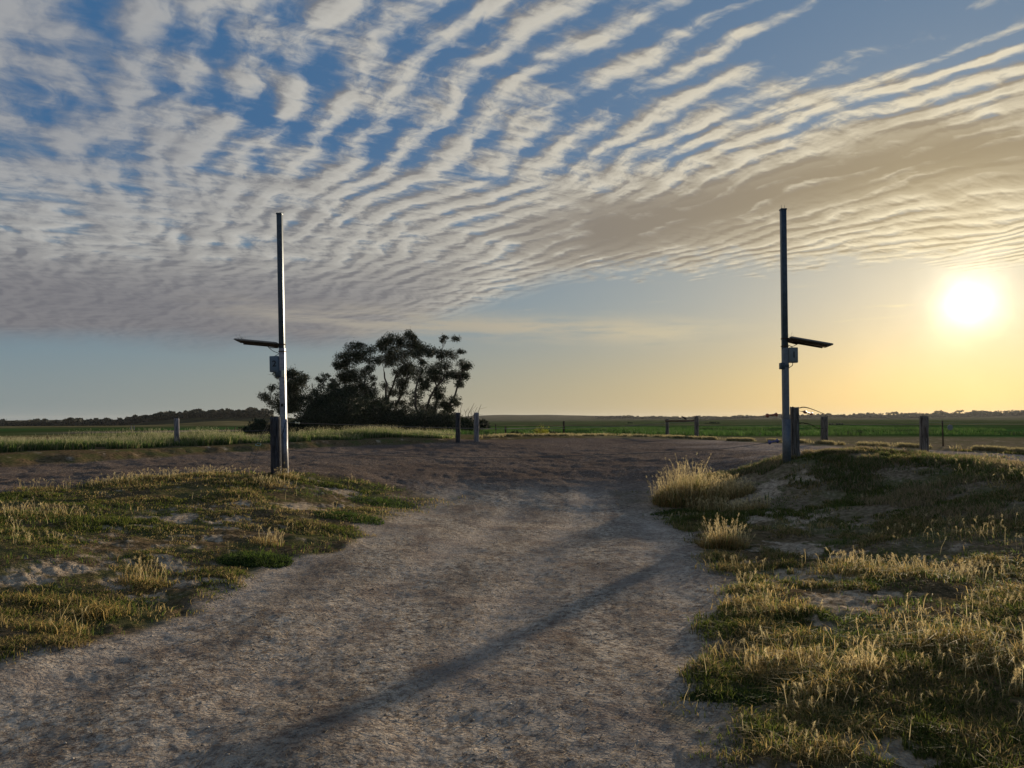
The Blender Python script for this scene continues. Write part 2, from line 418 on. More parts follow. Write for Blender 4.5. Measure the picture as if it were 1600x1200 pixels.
# ------------------------------------------------------------------ ground sheet: one polar sheet out to the horizon
rings = [0.0]; r = 0.6
rings = [0.6]
while rings[-1] < 5200: rings.append(rings[-1] * (1.0082 if rings[-1] < 45 else 1.02))
rings = np.array(rings)
ang = np.concatenate([np.arange(-180, -42, 2.0), np.arange(-42, 42, 0.15), np.arange(42, 180, 2.0)])
ar = np.radians(ang); R_, A_ = np.meshgrid(rings, ar, indexing='ij')
gx = (R_ * np.sin(A_)).ravel(); gy = (R_ * np.cos(A_)).ravel()
drive, cross, sand, dd, dc = masks(gx, gy)
gz = base_h(gx, gy) + micro(gx, gy, drive, cross, sand, dc)
nr, na = len(rings), len(ar)
idx = np.arange(nr * na).reshape(nr, na); nx = np.roll(idx, -1, axis=1)
F = np.stack([idx[:-1].ravel(), nx[:-1].ravel(), nx[1:].ravel(), idx[1:].ravel()], 1)[:, ::-1]
gr_, ga_ = np.hypot(gx, gy), np.degrees(np.arctan2(gx, gy))
field = ss(gr_, 40, 48) * (1 - cross)
# paddock colours (albedo) by distance and bearing: patchwork
wob = fbm(gx / 60, gy / 60, 61, 4) * 26; wob2 = fbm(ga_ / 3, gr_ / 120, 62, 3)
g_green = np.array([0.030, 0.085, 0.020]); g_dull = np.array([0.070, 0.095, 0.032]); g_dry = np.array([0.26, 0.21, 0.10]); g_brown = np.array([0.17, 0.12, 0.075])
cf = np.tile(g_dull, (len(gx), 1))
def lay(m, c):
    global cf
    cf = cf * (1 - m[:, None]) + np.asarray(c) * m[:, None]
rr = gr_ + wob
lay(ss(ga_, -6, -3) * (1 - ss(rr, 150, 158)), g_green)
lay(ss(ga_, -2, 3) * ss(rr, 150, 160) * (1 - ss(rr, 240, 250)), [0.08, 0.11, 0.04])
lay(ss(rr, 158, 162) * (1 - ss(rr, 172, 176)) * ss(ga_, -3, 0), g_brown)
lay(ss(rr, 420, 470) * (1 - ss(rr, 1200, 1500)), [0.10, 0.10, 0.05])
lay(ss(rr, 900, 1400), [0.09, 0.075, 0.045])
left = 1 - ss(ga_, -12, -9)
lay(left * ss(rr, 60, 66) * (1 - ss(rr, 84, 90)), g_dry * 0.8)
lay(left * ss(rr, 90, 96) * (1 - ss(rr, 108, 114)) * ss(ga_, -34, -27), [0.20, 0.16, 0.13])
lay(left * ss(rr, 118, 124) * (1 - ss(rr, 150, 158)), g_green * 1.2)
lay(left * ss(rr, 190, 200) * (1 - ss(rr, 330, 350)), g_dry * 0.75 + wob2.mean() * 0)
lay(left * ss(rr, 420, 440), [0.018, 0.022, 0.014])
mott = 1 + fbm(gx / 9, gy / 9, 66, 4, 0.6)[:, None] * 0.7; cf = np.clip(cf * mott, 0.01, 1)
# worn wheel tracks on the driveway, pale straw on the right of the cross road
trk = np.zeros(len(gx))
ex0, ey0 = 0.30, 4.0
for off in (-3.2, -1.75, -0.55, 0.9):
    cx = 0.17 * (gy - 4) + off + fbm(gy / 3, gy * 0 + off, 71, 2) * 0.3
    trk = np.maximum(trk, np.exp(-((gx - cx) / 0.32) ** 2))
trk *= 0.7 + fbm(gx * 1.5, gy * 0.6, 72, 3)
pale = ss(gx - 0.12 * gy + fbm(gx / 3, gy / 3, 73, 3) * 3, 2.2, 6.5)
GROUND = mesh_from('ground', np.stack([gx, gy, gz], 1), F, M_GROUND, True,
    col=dict(m_drive=drive, m_cross=cross, m_sand=sand, m_field=field, m_track=np.clip(trk, 0, 1), m_pale=pale, m_mound=ss(gx, 3.2, 4.6) * ss(gy, 6.5, 10.5), c_field=cf))
tag(GROUND, kind='structure')

# ------------------------------------------------------------------ mesh builders
class MB:
    def __init__(s): s.V = []; s.T = []; s.n = 0
    def add(s, V, F):
        V = np.asarray(V, float); s.V.append(V)
        for f in F:
            f = [i + s.n for i in f]
            s.T += [f] if len(f) == 3 else ([f[:3], [f[0], f[2], f[3]]] if len(f) == 4 else [[f[0], f[i], f[i + 1]] for i in range(1, len(f) - 1)])
        s.n += len(V); return s
    def tube(s, pts, rads, k=6, cap=True):
        pts = [Vector(p) for p in pts]; V = []; F = []
        if not hasattr(rads, '__len__'): rads = [rads] * len(pts)
        up = Vector((0.3, 0.2, 1)).normalized(); prev = None
        for i, p in enumerate(pts):
            t = (pts[min(i + 1, len(pts) - 1)] - pts[max(i - 1, 0)]).normalized()
            a = (prev if prev is not None else (up if abs(t.dot(up)) < 0.9 else Vector((1, 0, 0))))
            a = (a - t * a.dot(t)).normalized(); prev = a; b = t.cross(a)
            for j in range(k):
                th = 2 * math.pi * j / k; V.append(p + (a * math.cos(th) + b * math.sin(th)) * rads[i])
        for i in range(len(pts) - 1):
            for j in range(k):
                j2 = (j + 1) % k; F.append([i * k + j, i * k + j2, (i + 1) * k + j2, (i + 1) * k + j])
        if cap:
            F.append(list(range(k))[::-1]); F.append([(len(pts) - 1) * k + j for j in range(k)])
        return s.add([tuple(v) for v in V], F)
    def box(s, c, d, M=None, bev=0.0):
        """box with chamfered edges"""
        hx, hy, hz = d[0] / 2, d[1] / 2, d[2] / 2; b = min(bev, hx * .9, hy * .9, hz * .9)
        bm = bmesh.new(); bmesh.ops.create_cube(bm, size=1.0)
        for v in bm.verts: v.co = Vector((v.co.x * d[0], v.co.y * d[1], v.co.z * d[2]))
        if b > 0: bmesh.ops.bevel(bm, geom=bm.edges[:], offset=b, segments=2, affect='EDGES', profile=0.6)
        for v in bm.verts: v.co = (M @ v.co if M else v.co) + Vector(c)
        bm.verts.index_update(); V = [tuple(v.co) for v in bm.verts]; F = [[v.index for v in f.verts] for f in bm.faces]; bm.free()
        return s.add(V, F)
    def build(s, name, mat, parent=None, smooth=False, loc=None):
        return mesh_from(name, np.vstack(s.V), np.array(s.T), mat, smooth, parent, loc=loc)

def simple_mat(name, col, rough=0.7, metal=0.0, spec=0.4, var=0.25, sc=30, bmp=0.2, bd=0.004):
    m, t, b, o = mat_new(name); v = texco(t)
    n1 = noise(v, sc, 4, 0.6); n2 = noise(v, sc * 0.13, 3, 0.6)
    c = mixc(sstep(n1 * 0.5 + n2 * 0.5, 0.35, 0.65), tuple(x * (1 - var) for x in col), tuple(min(1, x * (1 + var)) for x in col))
    t.links.new(c, b.inputs['Base Color']); b.inputs['Roughness'].default_value = rough
    b.inputs['Metallic'].default_value = metal; b.inputs['Specular IOR Level'].default_value = spec
    if bmp: bump(t, b, n1, bmp, bd)
    return m
def wood_mat(name, dark, pale, sc=1.0):
    m, t, b, o = mat_new(name); v = texco(t)
    g = noise(mapv(t, v, (55 * sc, 55 * sc, 3.2 * sc)), 1.0, 5, 0.65, 0.6); n = noise(v, 3.0, 3, 0.6); cr = noise(mapv(t, v, (24 * sc, 24 * sc, 1.3 * sc)), 1.0, 3, 0.6, 1.0)
    c = mixc(sstep(g, 0.35, 0.68), dark, pale); c = mixc(sstep(cr, 0.57, 0.63) * 0.8, c, tuple(x * 0.35 for x in dark))
    c = mixc(sstep(n, 0.5, 0.7) * 0.4, c, tuple(x * 0.7 for x in pale))
    t.links.new(c, b.inputs['Base Color']); b.inputs['Roughness'].default_value = 0.9; b.inputs['Specular IOR Level'].default_value = 0.2
    bump(t, b, g + cr, 0.8, 0.012); return m
M_STEEL_D = simple_mat('dark_painted_steel', (0.045, 0.065, 0.085), 0.38, 0.6, 0.5, 0.3, 18, 0.1)
M_STEEL_L = simple_mat('galvanised_steel', (0.24, 0.24, 0.265), 0.42, 0.45, 0.5, 0.35, 16, 0.15)
M_STEEL_G = simple_mat('dull_grey_steel', (0.14, 0.155, 0.17), 0.5, 0.4, 0.5, 0.22, 16, 0.15)
M_BOX = simple_mat('blue_grey_box_paint', (0.11, 0.16, 0.21), 0.45, 0.0, 0.5, 0.12, 12, 0.05)
M_BOXR = simple_mat('grey_box_paint', (0.16, 0.19, 0.20), 0.45, 0.0, 0.5, 0.12, 12, 0.05)
M_INK = simple_mat('black_paint', (0.012, 0.012, 0.014), 0.6, 0, 0.3, 0.1, 10, 0)
M_CREAM = simple_mat('cream_plastic', (0.62, 0.60, 0.44), 0.5, 0, 0.4, 0.08, 10, 0)
M_PV = simple_mat('solar_glass', (0.012, 0.014, 0.03), 0.15, 0, 0.6, 0.3, 6, 0)
M_PVB = simple_mat('panel_backing', (0.085, 0.075, 0.062), 0.6, 0, 0.3, 0.2, 10, 0.1)
M_ALU = simple_mat('panel_rim_aluminium', (0.20, 0.19, 0.18), 0.4, 0.7, 0.5, 0.1, 14, 0)
M_WIRE = simple_mat('galvanised_wire', (0.17, 0.16, 0.145), 1.0, 0.0, 0.0, 0.1, 10, 0)
M_CONDUIT = simple_mat('black_cable', (0.025, 0.023, 0.02), 1.0, 0, 0.0, 0.1, 10, 0)
M_RUST = simple_mat('rust_red_plastic', (0.30, 0.10, 0.06), 0.55, 0, 0.4, 0.25, 20, 0.1)
M_BLUE = simple_mat('faded_blue_plastic', (0.10, 0.10, 0.22), 0.55, 0, 0.4, 0.2, 20, 0.1)
M_TWINE = simple_mat('pale_blue_twine', (0.25, 0.42, 0.44), 0.8, 0, 0.2, 0.15, 30, 0)
M_WOOD_D = wood_mat('dark_weathered_timber', (0.020, 0.020, 0.024), (0.085, 0.085, 0.095))
M_WOOD = wood_mat('grey_weathered_timber', (0.06, 0.052, 0.045), (0.22, 0.205, 0.185))
M_WOOD_P = wood_mat('pale_grey_timber', (0.11, 0.105, 0.11), (0.33, 0.32, 0.33))
M_BARK = wood_mat('eucalypt_bark', (0.035, 0.027, 0.021), (0.12, 0.098, 0.078), 0.3)
M_RAIL = wood_mat('brown_rail_timber', (0.06, 0.035, 0.022), (0.17, 0.11, 0.075))
M_IRON = simple_mat('rusty_iron', (0.07, 0.045, 0.03), 0.8, 0.2, 0.3, 0.3, 30, 0.2)

def wood_post(name, base, top, r0, r1, mat, seed=0, k=10, sq=0.0, sink=0.25):
    """rough round post, split and uneven, set in the ground"""
    rng = random.Random(seed); b = Vector(base); t = Vector(top); o = empty(name, b)
    ax = t - b; L = ax.length; n = 14; V = []; F = []
    fr = ax.normalized(); a = Vector((1, 0, 0)); a = (a - fr * a.dot(fr)).normalized(); c = fr.cross(a)
    ph = [rng.uniform(0.90, 1.10) for _ in range(k)]
    for i in range(n + 1):
        f = i / n; p = ax * f if i else -fr * sink; r = r0 + (r1 - r0) * f
        for j in range(k):
            th = 2 * math.pi * (j + 0.5) / k; q = 1.0
            if sq: q = 1 + sq * (1 / max(abs(math.cos(th)), abs(math.sin(th))) - 1)
            rr = r * q * ph[j] * (1 + rng.uniform(-.035, .035))
            V.append(p + (a * math.cos(th) + c * math.sin(th)) * rr + (fr * rng.uniform(-.02, .012) if i == n else Vector()))
    for i in range(n):
        for j in range(k):
            j2 = (j + 1) % k; F.append([i * k + j, i * k + j2, (i + 1) * k + j2, (i + 1) * k + j])
    V.append(ax * 1.0 - fr * 0.012); ci = len(V) - 1
    for j in range(k): F.append([n * k + j, n * k + (j + 1) % k, ci])
    m = MB().add([tuple(v) for v in V], F)
    return o, m
def place_post(name, label, u0, vt, vb, D, w, mat, seed, ut=None, cat='fence post', group=None, sq=0.0, vb_px=True):
    """post from pixel rows (top vt, bottom vb) at distance D, width w px"""
    top = P(ut if ut is not None else u0, vt, D); bot = P(u0, vb, D)
    gz_ = Hz(bot.x, bot.y); bot.z = min(bot.z, gz_ + 0.0)
    r = w / FPX * D / 2
    o, m = wood_post(name, bot, top, r * 1.04, r, mat, seed, sq=sq)
    x = m.build('timber', mat, o)
    tag(o, label, cat, group); return o, bot, top
def wire_pts(a, b, sag, n=24):
    a = Vector(a); b = Vector(b); return [a.lerp(b, i / n) - Vector((0, 0, sag * 4 * (i / n) * (1 - i / n))) for i in range(n + 1)]
def path_px(pts, D0, D1):
    n = len(pts); return [P(u, v, D0 + (D1 - D0) * i / (n - 1)) for i, (u, v) in enumerate(pts)]
def smooth_path(pts, n=8):
    out_ = []; pts = [Vector(p) for p in pts]; q = [pts[0] * 2 - pts[1]] + pts + [pts[-1] * 2 - pts[-2]]
    for i in range(1, len(q) - 2):
        for k in range(n):
            t = k / n; out_.append(0.5 * ((2 * q[i]) + (q[i + 1] - q[i - 1]) * t + (2 * q[i - 1] - 5 * q[i] + 4 * q[i + 1] - q[i + 2]) * t * t + (3 * q[i] - q[i - 1] - 3 * q[i + 1] + q[i + 2]) * t ** 3))
    out_.append(pts[-1]); return out_
def text_mesh(name, body, size, mat, parent, loc, rot=(math.pi / 2, 0, 0)):
    cu = bpy.data.curves.new(name, 'FONT'); cu.body = body; cu.size = size; cu.extrude = 0.0015; cu.align_x = 'CENTER'; cu.align_y = 'CENTER'
    cu.offset = size * 0.012
    to = bpy.data.objects.new(name + '_curve', cu); C.objects.link(to); bpy.context.view_layer.update()
    me = bpy.data.meshes.new_from_object(to.evaluated_get(bpy.context.evaluated_depsgraph_get())); bpy.data.objects.remove(to)
    me.materials.clear(); me.materials.append(mat); me.name = name
    o = bpy.data.objects.new(name, me); C.objects.link(o); o.parent = parent; o.location = loc; o.rotation_euler = rot; return o

# ------------------------------------------------------------------ the two gate poles
def gate_pole(side, ub, vb, ut, vt, D, label):
    base = P(ub, vb, D); top = P(ut, vt, D); base.z = min(base.z, Hz(base.x, base.y) + 0.01)
    o = empty('gate_pole', base); tag(o, label, 'gate pole', 'tall steel poles either side of the drive')
    ax = top - base; L = ax.length
    q = Vector((0, 0, 1)).rotation_difference(ax.normalized()); o.rotation_mode = 'QUATERNION'; o.rotation_quaternion = q
    px = D / FPX                                             # metres per photo pixel here
    hz = lambda v: (vb - v) * px                             # height up the pole of a photo row
    s = -1 if side == 'l' else 1
    right = side == 'r'
    # upper mast: square tube with open end
    w = 8.2 * px; m = MB()
    m.box((0, 0, (hz(545) + L) / 2), (w, w, L - hz(545)), None, 0.006)
    mast = m.build('upper_mast', M_STEEL_D, o)
    m = MB(); m.box((0, 0, L + 0.006), (w + 0.014, w + 0.014, 0.03), None, 0.004); m.build('end_cap', M_STEEL_D, mast)
    m = MB(); wl = 8.8 * px
    m.box((0.004, 0, hz(545) / 2 - 0.15), (wl, wl, hz(545) + 0.36), None, 0.007)
    for zz in (hz(700), hz(668), hz(640), hz(612)): m.tube([(0.004, -wl / 2 - 0.008, zz), (0.004, -wl / 2 + 0.01, zz)], 0.009, 6)
    lower = m.build('lower_mast', M_STEEL_G if right else M_STEEL_L, o)
    # folded steel guard round the foot
    m = MB(); gh = hz(654); gw = 11.0 * px
    m.box((0.004, -wl / 2 - 0.006, gh / 2 - 0.1), (gw, 0.006, gh + 0.2)); m.box((0.004 - gw / 2 + 0.003, -wl / 2 + 0.040, gh / 2 - 0.1), (0.006, 0.084, gh + 0.2))
    m.box((0.004 + gw / 2 - 0.003, -wl / 2 + 0.040, gh / 2 - 0.1), (0.006, 0.084, gh + 0.2))
    m.build('foot_guard', M_STEEL_G if right else M_STEEL_L, o)
    # solar panel reaching out sideways, tipped towards the sun
    L_p = 66 * px; vpole = 538 if not right else 525
    a = rad(7.0 if not right else 9.6)
    Mp = Matrix.Rotation(a, 3, 'Y') @ Matrix.Rotation(rad(-4), 3, 'X')
    u = Mp @ Vector((1, 0, 0)); n = Mp @ Vector((0, 0, 1)); f = Mp @ Vector((0, 1, 0))
    root = Vector((s * w / 2, 0, hz(537.5 if not right else 528.5)))
    cpt = root + u * s * (L_p / 2 + 0.01) + n * 0.012
    m = MB(); m.box(cpt, (L_p, 0.36, 0.030), Mp, 0.004); pan = m.build('solar_panel', M_ALU, o)
    m = MB(); m.box(cpt + n * 0.0165, (L_p - 0.03, 0.33, 0.006), Mp); m.build('cell_face', M_PV, pan)
    m = MB(); m.box(cpt - n * 0.0165, (L_p - 0.03, 0.33, 0.006), Mp); m.build('backing_sheet', M_PVB, pan)
    m = MB()
    for dy_ in (-0.10, 0.10): m.box(cpt - n * 0.036 - u * (s * 0.0) + f * dy_ - u * s * 0.03, (L_p * 0.84, 0.03, 0.034), Mp, 0.003)
    m.box(root + u * s * 0.06 - n * 0.03, (0.13, 0.20, 0.022), Mp, 0.003)
    m.tube([root + u * s * 0.02 - n * 0.06, root + u * s * 0.20 - n * 0.075 , root + u * s * 0.22 - n * 0.05], 0.009, 6)
    m.build('panel_bracket', M_IRON, o)
    # bird spikes
    rng = random.Random(5 if right else 6); m = MB(); pts = []
    if right:
        for sx_ in (-1, 1): m.tube([(sx_ * w * 0.32, 0, L), (sx_ * w * 0.32, 0, L + 0.10)], 0.0035, 4)
        for k in range(6): m.tube([root + u * rng.uniform(0, .08) + n * 0.02, root + u * rng.uniform(-.08, .14) + n * rng.uniform(.10, .16) + f * rng.uniform(-.05, .05)], 0.0014, 3)
    else:
        for k in range(16): m.tube([(rng.uniform(-w / 2, w / 2), 0, L), (rng.uniform(-.17, .17), rng.uniform(-.1, .1), L + rng.uniform(.06, .12))], 0.0014, 3)
        e = root - u * L_p
        for k in range(14): m.tube([e + u * rng.uniform(0, .10) + n * 0.03, e + u * rng.uniform(-.08, .18) + n * rng.uniform(.07, .16) + f * rng.uniform(-.08, .08)], 0.0014, 3)
        m.tube([e + n * 0.02, e - u * 0.09 + n * 0.035], 0.004, 4)
    m.build('bird_spikes', M_WIRE, o)
    # control box with its painted number
    vt_, vb_ = (555, 580) if not right else (542, 566)
    bw, bh = 14 * px, (vb_ - vt_) * px; bc = Vector((s * (w / 2 + bw / 2 + 0.006), -0.02, (hz(vt_) + hz(vb_)) / 2))
    m = MB(); m.box(bc, (bw, 0.12, bh), None, 0.016); bx = m.build('control_box', M_BOXR if right else M_BOX, o, True)
    for p_ in bx.data.polygons: p_.use_smooth = False
    m = MB(); m.box(bc + Vector((0, -0.064, 0.004)), (bw - 0.03, 0.012, bh - 0.04), None, 0.008); lid = m.build('lid', M_BOXR if right else M_BOX, bx)
    text_mesh('painted_number', '1' if right else '2', 0.17, M_INK, bx, bc + Vector((0.0 if right else 0.012, -0.0725, 0.0)))
    m = MB(); m.tube(smooth_path([bc + Vector((0, 0, -bh / 2)), bc + Vector((-s * 0.01, 0, -bh / 2 - 0.05)), Vector((s * w * 0.6, -0.01, hz(vb_ + 9))), Vector((s * w * 0.55, -0.01, hz(vb_ + 14)))], 5), 0.007, 5); m.build('cable', M_CONDUIT, bx)
    # straps, bolts and a drooping lead where panel and box are fixed
    for vv in ((537, 548) if not right else (528, 540)): MB().box((0, 0, hz(vv)), (w + .016, w + .016, .022), None, .002).build('mounting_strap', M_IRON, o)
    m = MB(); m.tube(smooth_path([root + u * s * .25 - n * .04, root + u * s * .12 - n * .13, Vector((s * w * .62, -.03, hz(vt_) + .05)), bc + Vector((0, 0, bh / 2))], 6), .006, 5); m.build('lead', M_CONDUIT, o)
    # clamp on the mast below the box
    v1, v2 = (566, 576) if right else (578, 588)
    m = MB(); cw = 6.5 * px if right else 8 * px
    m.box((-(w / 2 + cw / 2 - 0.03), -0.01, (hz(v1) + hz(v2)) / 2), (cw, 0.12, (v2 - v1) * px), None, 0.008)
    if right: m.box((0.0, -wl / 2 - 0.006, (hz(v1) + hz(v2)) / 2), (w * 1.15, 0.010, 0.05), None, 0.002)
    m.build('clamp', M_STEEL_D, o)
    if not right:
        m = MB(); m.box((0.028, -wl / 2 - 0.004, (hz(578) + hz(588)) / 2), (0.055, 0.008, 0.13), None, 0.002); m.build('cream_plate', M_CREAM, o)
        m = MB(); m.box((-0.005, -wl / 2 - 0.004, hz(632)), (0.05, 0.006, 0.06), None, 0.002); m.build('dark_label', M_INK, o)
        m = MB(); m.tube(smooth_path([(-0.08, -wl / 2 - .012, hz(682)), (0.0, -wl / 2 - .02, hz(676)), (0.06, -wl / 2 - .02, hz(660)), (0.075, 0, hz(657))], 5), 0.006, 5); m.build('tie_wire', M_CONDUIT, o)
    return o, base, top
poleL, bL, tL = gate_pole('l', 444.5, 738, 437, 335, 15.2, 'tall steel gate pole left of the drive with bright sunlit edge and box marked 2')
poleR, bR, tR = gate_pole('r', 1228.5, 719, 1223.5, 328, 15.0, 'tall dark steel gate pole right of the drive with box marked 1')

# timber posts (u, top v, bottom v, D, width px)
pL, pLb, pLt = place_post('timber_post', 'thick dark rotten timber post against the left gate pole', 431.5, 651, 744, 14.95, 17, M_WOOD_D, 3, ut=430)
pR, pRb, pRt = place_post('timber_post', 'stout weathered timber post against the right gate pole', 1242.5, 636, 720, 15.25, 14, M_WOOD, 4, ut=1241, sq=0.4)
FG = 'timber fence posts around the crossing'
p1288 = place_post('fence_post', 'squat weathered fence post with cables and white cord, on a low dirt mound', 1288, 651, 692, 30, 10, M_WOOD, 5, group=FG, sq=.3)
p1443 = place_post('fence_post', 'broad timber fence post standing behind the grassy mound', 1443.5, 650, 716, 19.4, 12.5, M_WOOD, 6, group=FG, sq=.5)
p276 = place_post('fence_post', 'lone timber post with sunlit right edge between tall grass and dirt road at left', 276.5, 654, 704, 25.2, 8, M_WOOD_P, 7, ut=276, group=FG)
p714 = place_post('fence_post', 'dark squared post, left one of the close pair beside the gum trees', 715.5, 645, 688, 29.6, 7.5, M_WOOD_D, 8, group=FG, sq=.5)
p743 = place_post('fence_post', 'grey squared post, right one of the close pair beside the gum trees', 744.5, 645, 686, 29.8, 8, M_WOOD_P, 9, group=FG, sq=.5)
p1090 = place_post('fence_post', 'taller grey post at the right end of the brown rail', 1088.5, 650, 684, 40, 6.5, M_WOOD, 10, group=FG, sq=.3)
p1042 = place_post('fence_post', 'shorter grey post at the left end of the brown rail', 1042.5, 655, 679, 44, 5, M_WOOD, 11, group=FG, sq=.3)
m = MB(); a_, b_ = P(1040, 657.6, 43.9), P(1086, 657.2, 40.2)
m.tube([a_.lerp(b_, i / 8) + Vector((0, 0, -.01 * (i % 2))) for i in range(9)], [.05, .055, .05, .052, .056, .05, .054, .05, .048], 7)
o = m.build('fence_rail', M_RAIL); tag(o, 'brown timber rail joining two posts beyond the dirt road', 'rail')
# a bird on the rail
def bird():
    c = P(1069.5, 653.2, 41.6); o = empty('bird', c)
    m = MB()
    pts = [(-.17, 0, .10), (-.13, 0, .085), (-.09, 0, .060), (-.03, 0, .022), (.04, 0, -.02), (.10, 0, -.065), (.17, 0, -.125)]
    m.tube(pts, [.006, .028, .034, .055, .058, .030, .012], 8)
    m.tube([(-.16, 0, .098), (-.215, 0, .105)], [.010, .002], 5)
    m.tube([(0, .02, -.03), (0.01, .02, -.14)], .005, 4); m.tube([(0, -.02, -.03), (0.01, -.02, -.14)], .005, 4)
    m.build('bird_body', M_INK, o)
    tag(o, 'small dark bird perched on the brown rail', 'bird'); return o
bird()

# thin steel pickets
def picket(u, vt, vb, D, label, mat=M_IRON, w=2.2, group='thin steel fence pickets'):
    t = P(u, vt, D); b = P(u, vb, D); g = Hz(b.x, b.y); b.z = min(b.z, g)
    m = MB(); L = t.z - b.z; s_ = w / FPX * D / 2
    m.box((0, 0, L / 2 - .1), (s_ * 2, s_ * 0.5, L + .2)); m.box((0, s_ * .8, L / 2 - .1), (s_ * .4, s_ * 1.3, L + .2))
    o = m.build('steel_picket', mat, loc=b); tag(o, label, 'fence picket', group); return b, t
picket(1473.5, 657, 692, 27, 'rusty steel picket right of the broad timber post')
picket(881, 658, 679.5, 50, 'dark picket topped by a block, standing in the green paddock edge', w=2.8)
picket(790, 666, 681, 52, 'short dark picket just right of the post pair beside the gums', w=2.4)
picket(774.5, 663, 672, 70, 'thin picket on the grass rise right of the gum trees', w=1.6)
picket(332.5, 672, 686, 60, 'dark stockyard picket nearest the lone timber post', w=1.6, group='stockyard pickets')
picket(367.5, 667, 684, 56, 'taller dark stockyard picket near the bushes', w=1.8, group='stockyard pickets')
picket(354, 667, 682, 66, 'faint pale picket between the two stockyard pickets', w=1.0, group='stockyard pickets')
for u, lab in ((205, 'left one of two short pale posts out in the far left field'), (209.5, 'right one of two short pale posts out in the far left field')):
    o, _, _ = place_post('field_post', lab, u, 665.5, 672.5, 110, 1.7, M_WOOD_P, int(u * 2), cat='post', group='short pale posts in the far left field')
m = MB()
for dz_ in (0, -0.55):
    m.tube([P(333, 674.5, 60) + Vector((0, 0, dz_)), P(367, 674, 56) + Vector((0, 0, dz_)), P(425, 672.6, 52) + Vector((0, 0, dz_))], 0.035, 5)
o = m.build('yard_rails', M_WOOD_D); tag(o, 'pair of dark horizontal rails of the stockyard by the bushes', 'rails')

# ------------------------------------------------------------------ wires
def strand(name, pts, r, mat, label, cat='wire', group=None, parent=None):
    m = MB().tube(pts, r, 5); o = m.build(name, mat, parent, True)
    if not parent: tag(o, label, cat, group)
    return o
def handle(parent_or_label, a, b, mat, r, name='wire_insulator', group=None, tagit=True):
    """spring gate handle: knob, waisted grip, flange and hook"""
    a = Vector(a); b = Vector(b); L = (b - a); o = empty(name, a); n = 14; prof = [.35, .9, 1.0, .9, .55, .35, .42, .5, .5, .42, .40, 1.0, 1.05, .35, .2]
    m = MB().tube([L * (i / n) for i in range(n + 1)], [r * p for p in prof], 9); m.build('grip', mat, o, True)
    MB().tube([L * 1.0, L * 1.25], r * .16, 5).build('hook', M_WIRE, o); MB().tube([L * 0, L * -0.22], r * .16, 5).build('hook', M_WIRE, o)
    if tagit: tag(o, parent_or_label, 'insulated handle', group)
    return o
GW = 'electric gate wires slung across the drive'
w1 = smooth_path([P(449, 659.5, 15.1), P(470, 661, 15.1), P(600, 665.5, 15), P(714, 668.8, 15), P(840, 670, 15), P(960, 666.5, 15), P(1080, 658.5, 15), P(1192, 650, 15)], 5)
strand('gate_wire', w1, 0.0045, M_WIRE, 'upper wire sagging across the drive between both gate poles', 'gate wire', GW)
w2 = smooth_path([P(449, 703, 15.1), P(470, 705, 15.1), P(560, 710, 15), P(670, 714, 15), P(800, 714.6, 15), P(940, 710.5, 15), P(1050, 706, 15), P(1130, 701, 15), P(1197, 692.5, 15)], 5)
strand('gate_wire', w2, 0.0055, M_WIRE, 'lower wire sagging low across the dirt between both gate poles', 'gate wire', GW)
handle('rust red insulated handle on the upper gate wire beside the right pole', P(1196, 649.5, 15), P(1216.5, 647.5, 15), M_RUST, .040, group='insulated handles on the wires')
handle('faded blue insulated handle hanging low beside the right pole', P(1200, 691.5, 15), P(1217.5, 688.3, 15), M_BLUE, .045, group='insulated handles on the wires')
handle('small rusty insulator on the short wire right of the right gate post', P(1256, 643.3, 16.0), P(1270, 647, 17.2), M_RUST, .036, group='insulated handles on the wires')
handle('small dark insulator at the left end of the upper gate wire', P(461, 660.5, 15.08), P(468.5, 661.2, 15.08), M_CREAM, .022, group='insulated handles on the wires')
cb = 'fence wires right of the drive'
strand('black_cable', smooth_path([P(1249, 637.5, 15.3), P(1257, 636.3, 15.6), P(1268, 639, 20), P(1281, 644, 27), P(1289, 647.5, 30), P(1289, 653, 30)], 6), 0.011, M_CONDUIT, 'black cable arching from the right gate post top to the squat post', 'cable', 'black cables off the right gate post')
strand('black_cable', smooth_path([P(1249, 661.5, 15.3), P(1256, 661, 15.6), P(1268, 664, 20), P(1282, 670, 28.5), P(1286, 669, 29.9)], 6), 0.011, M_CONDUIT, 'lower black cable drooping from the right gate post to the squat post', 'cable', 'black cables off the right gate post')
strand('fence_wire', wire_pts(P(1249, 642, 15.3), P(1288, 651, 30), .02), .004, M_WIRE, 'short plain wire carrying the rusty insulator off the right gate post', group=cb)
strand('fence_wire', wire_pts(P(1290, 648, 30), P(1441, 652.5, 19.6), .05), .005, M_WIRE, 'upper fence wire between squat post and broad post', group=cb)
o_ = strand('fence_wire', wire_pts(P(1292, 662.5, 30), P(1441, 663, 19.6), .02), .005, M_WIRE, 'lower fence wire with dark insulators beside the squat post', group=cb)
for uu in (1297, 1301, 1308, 1312, 1316): MB().tube([P(uu - 1.2, 662.55, 30 - (uu - 1292) * .07), P(uu + 1.2, 662.55, 30 - (uu - 1292) * .07)], .032, 7).build('insulator_bead', M_INK, o_)
strand('fence_wire', wire_pts(P(1446, 660, 19.4), P(1473.5, 660, 27), .01) + wire_pts(P(1473.5, 660, 27), P(1660, 661.5, 32), .04)[1:], .005, M_WIRE, 'wire running right from the broad post over the steel picket', group=cb)
t_ = empty('hanging_tag', P(1484.5, 668, 27.2)); tag(t_, 'round dark tag hanging from the wire just right of the steel picket', 'tag')
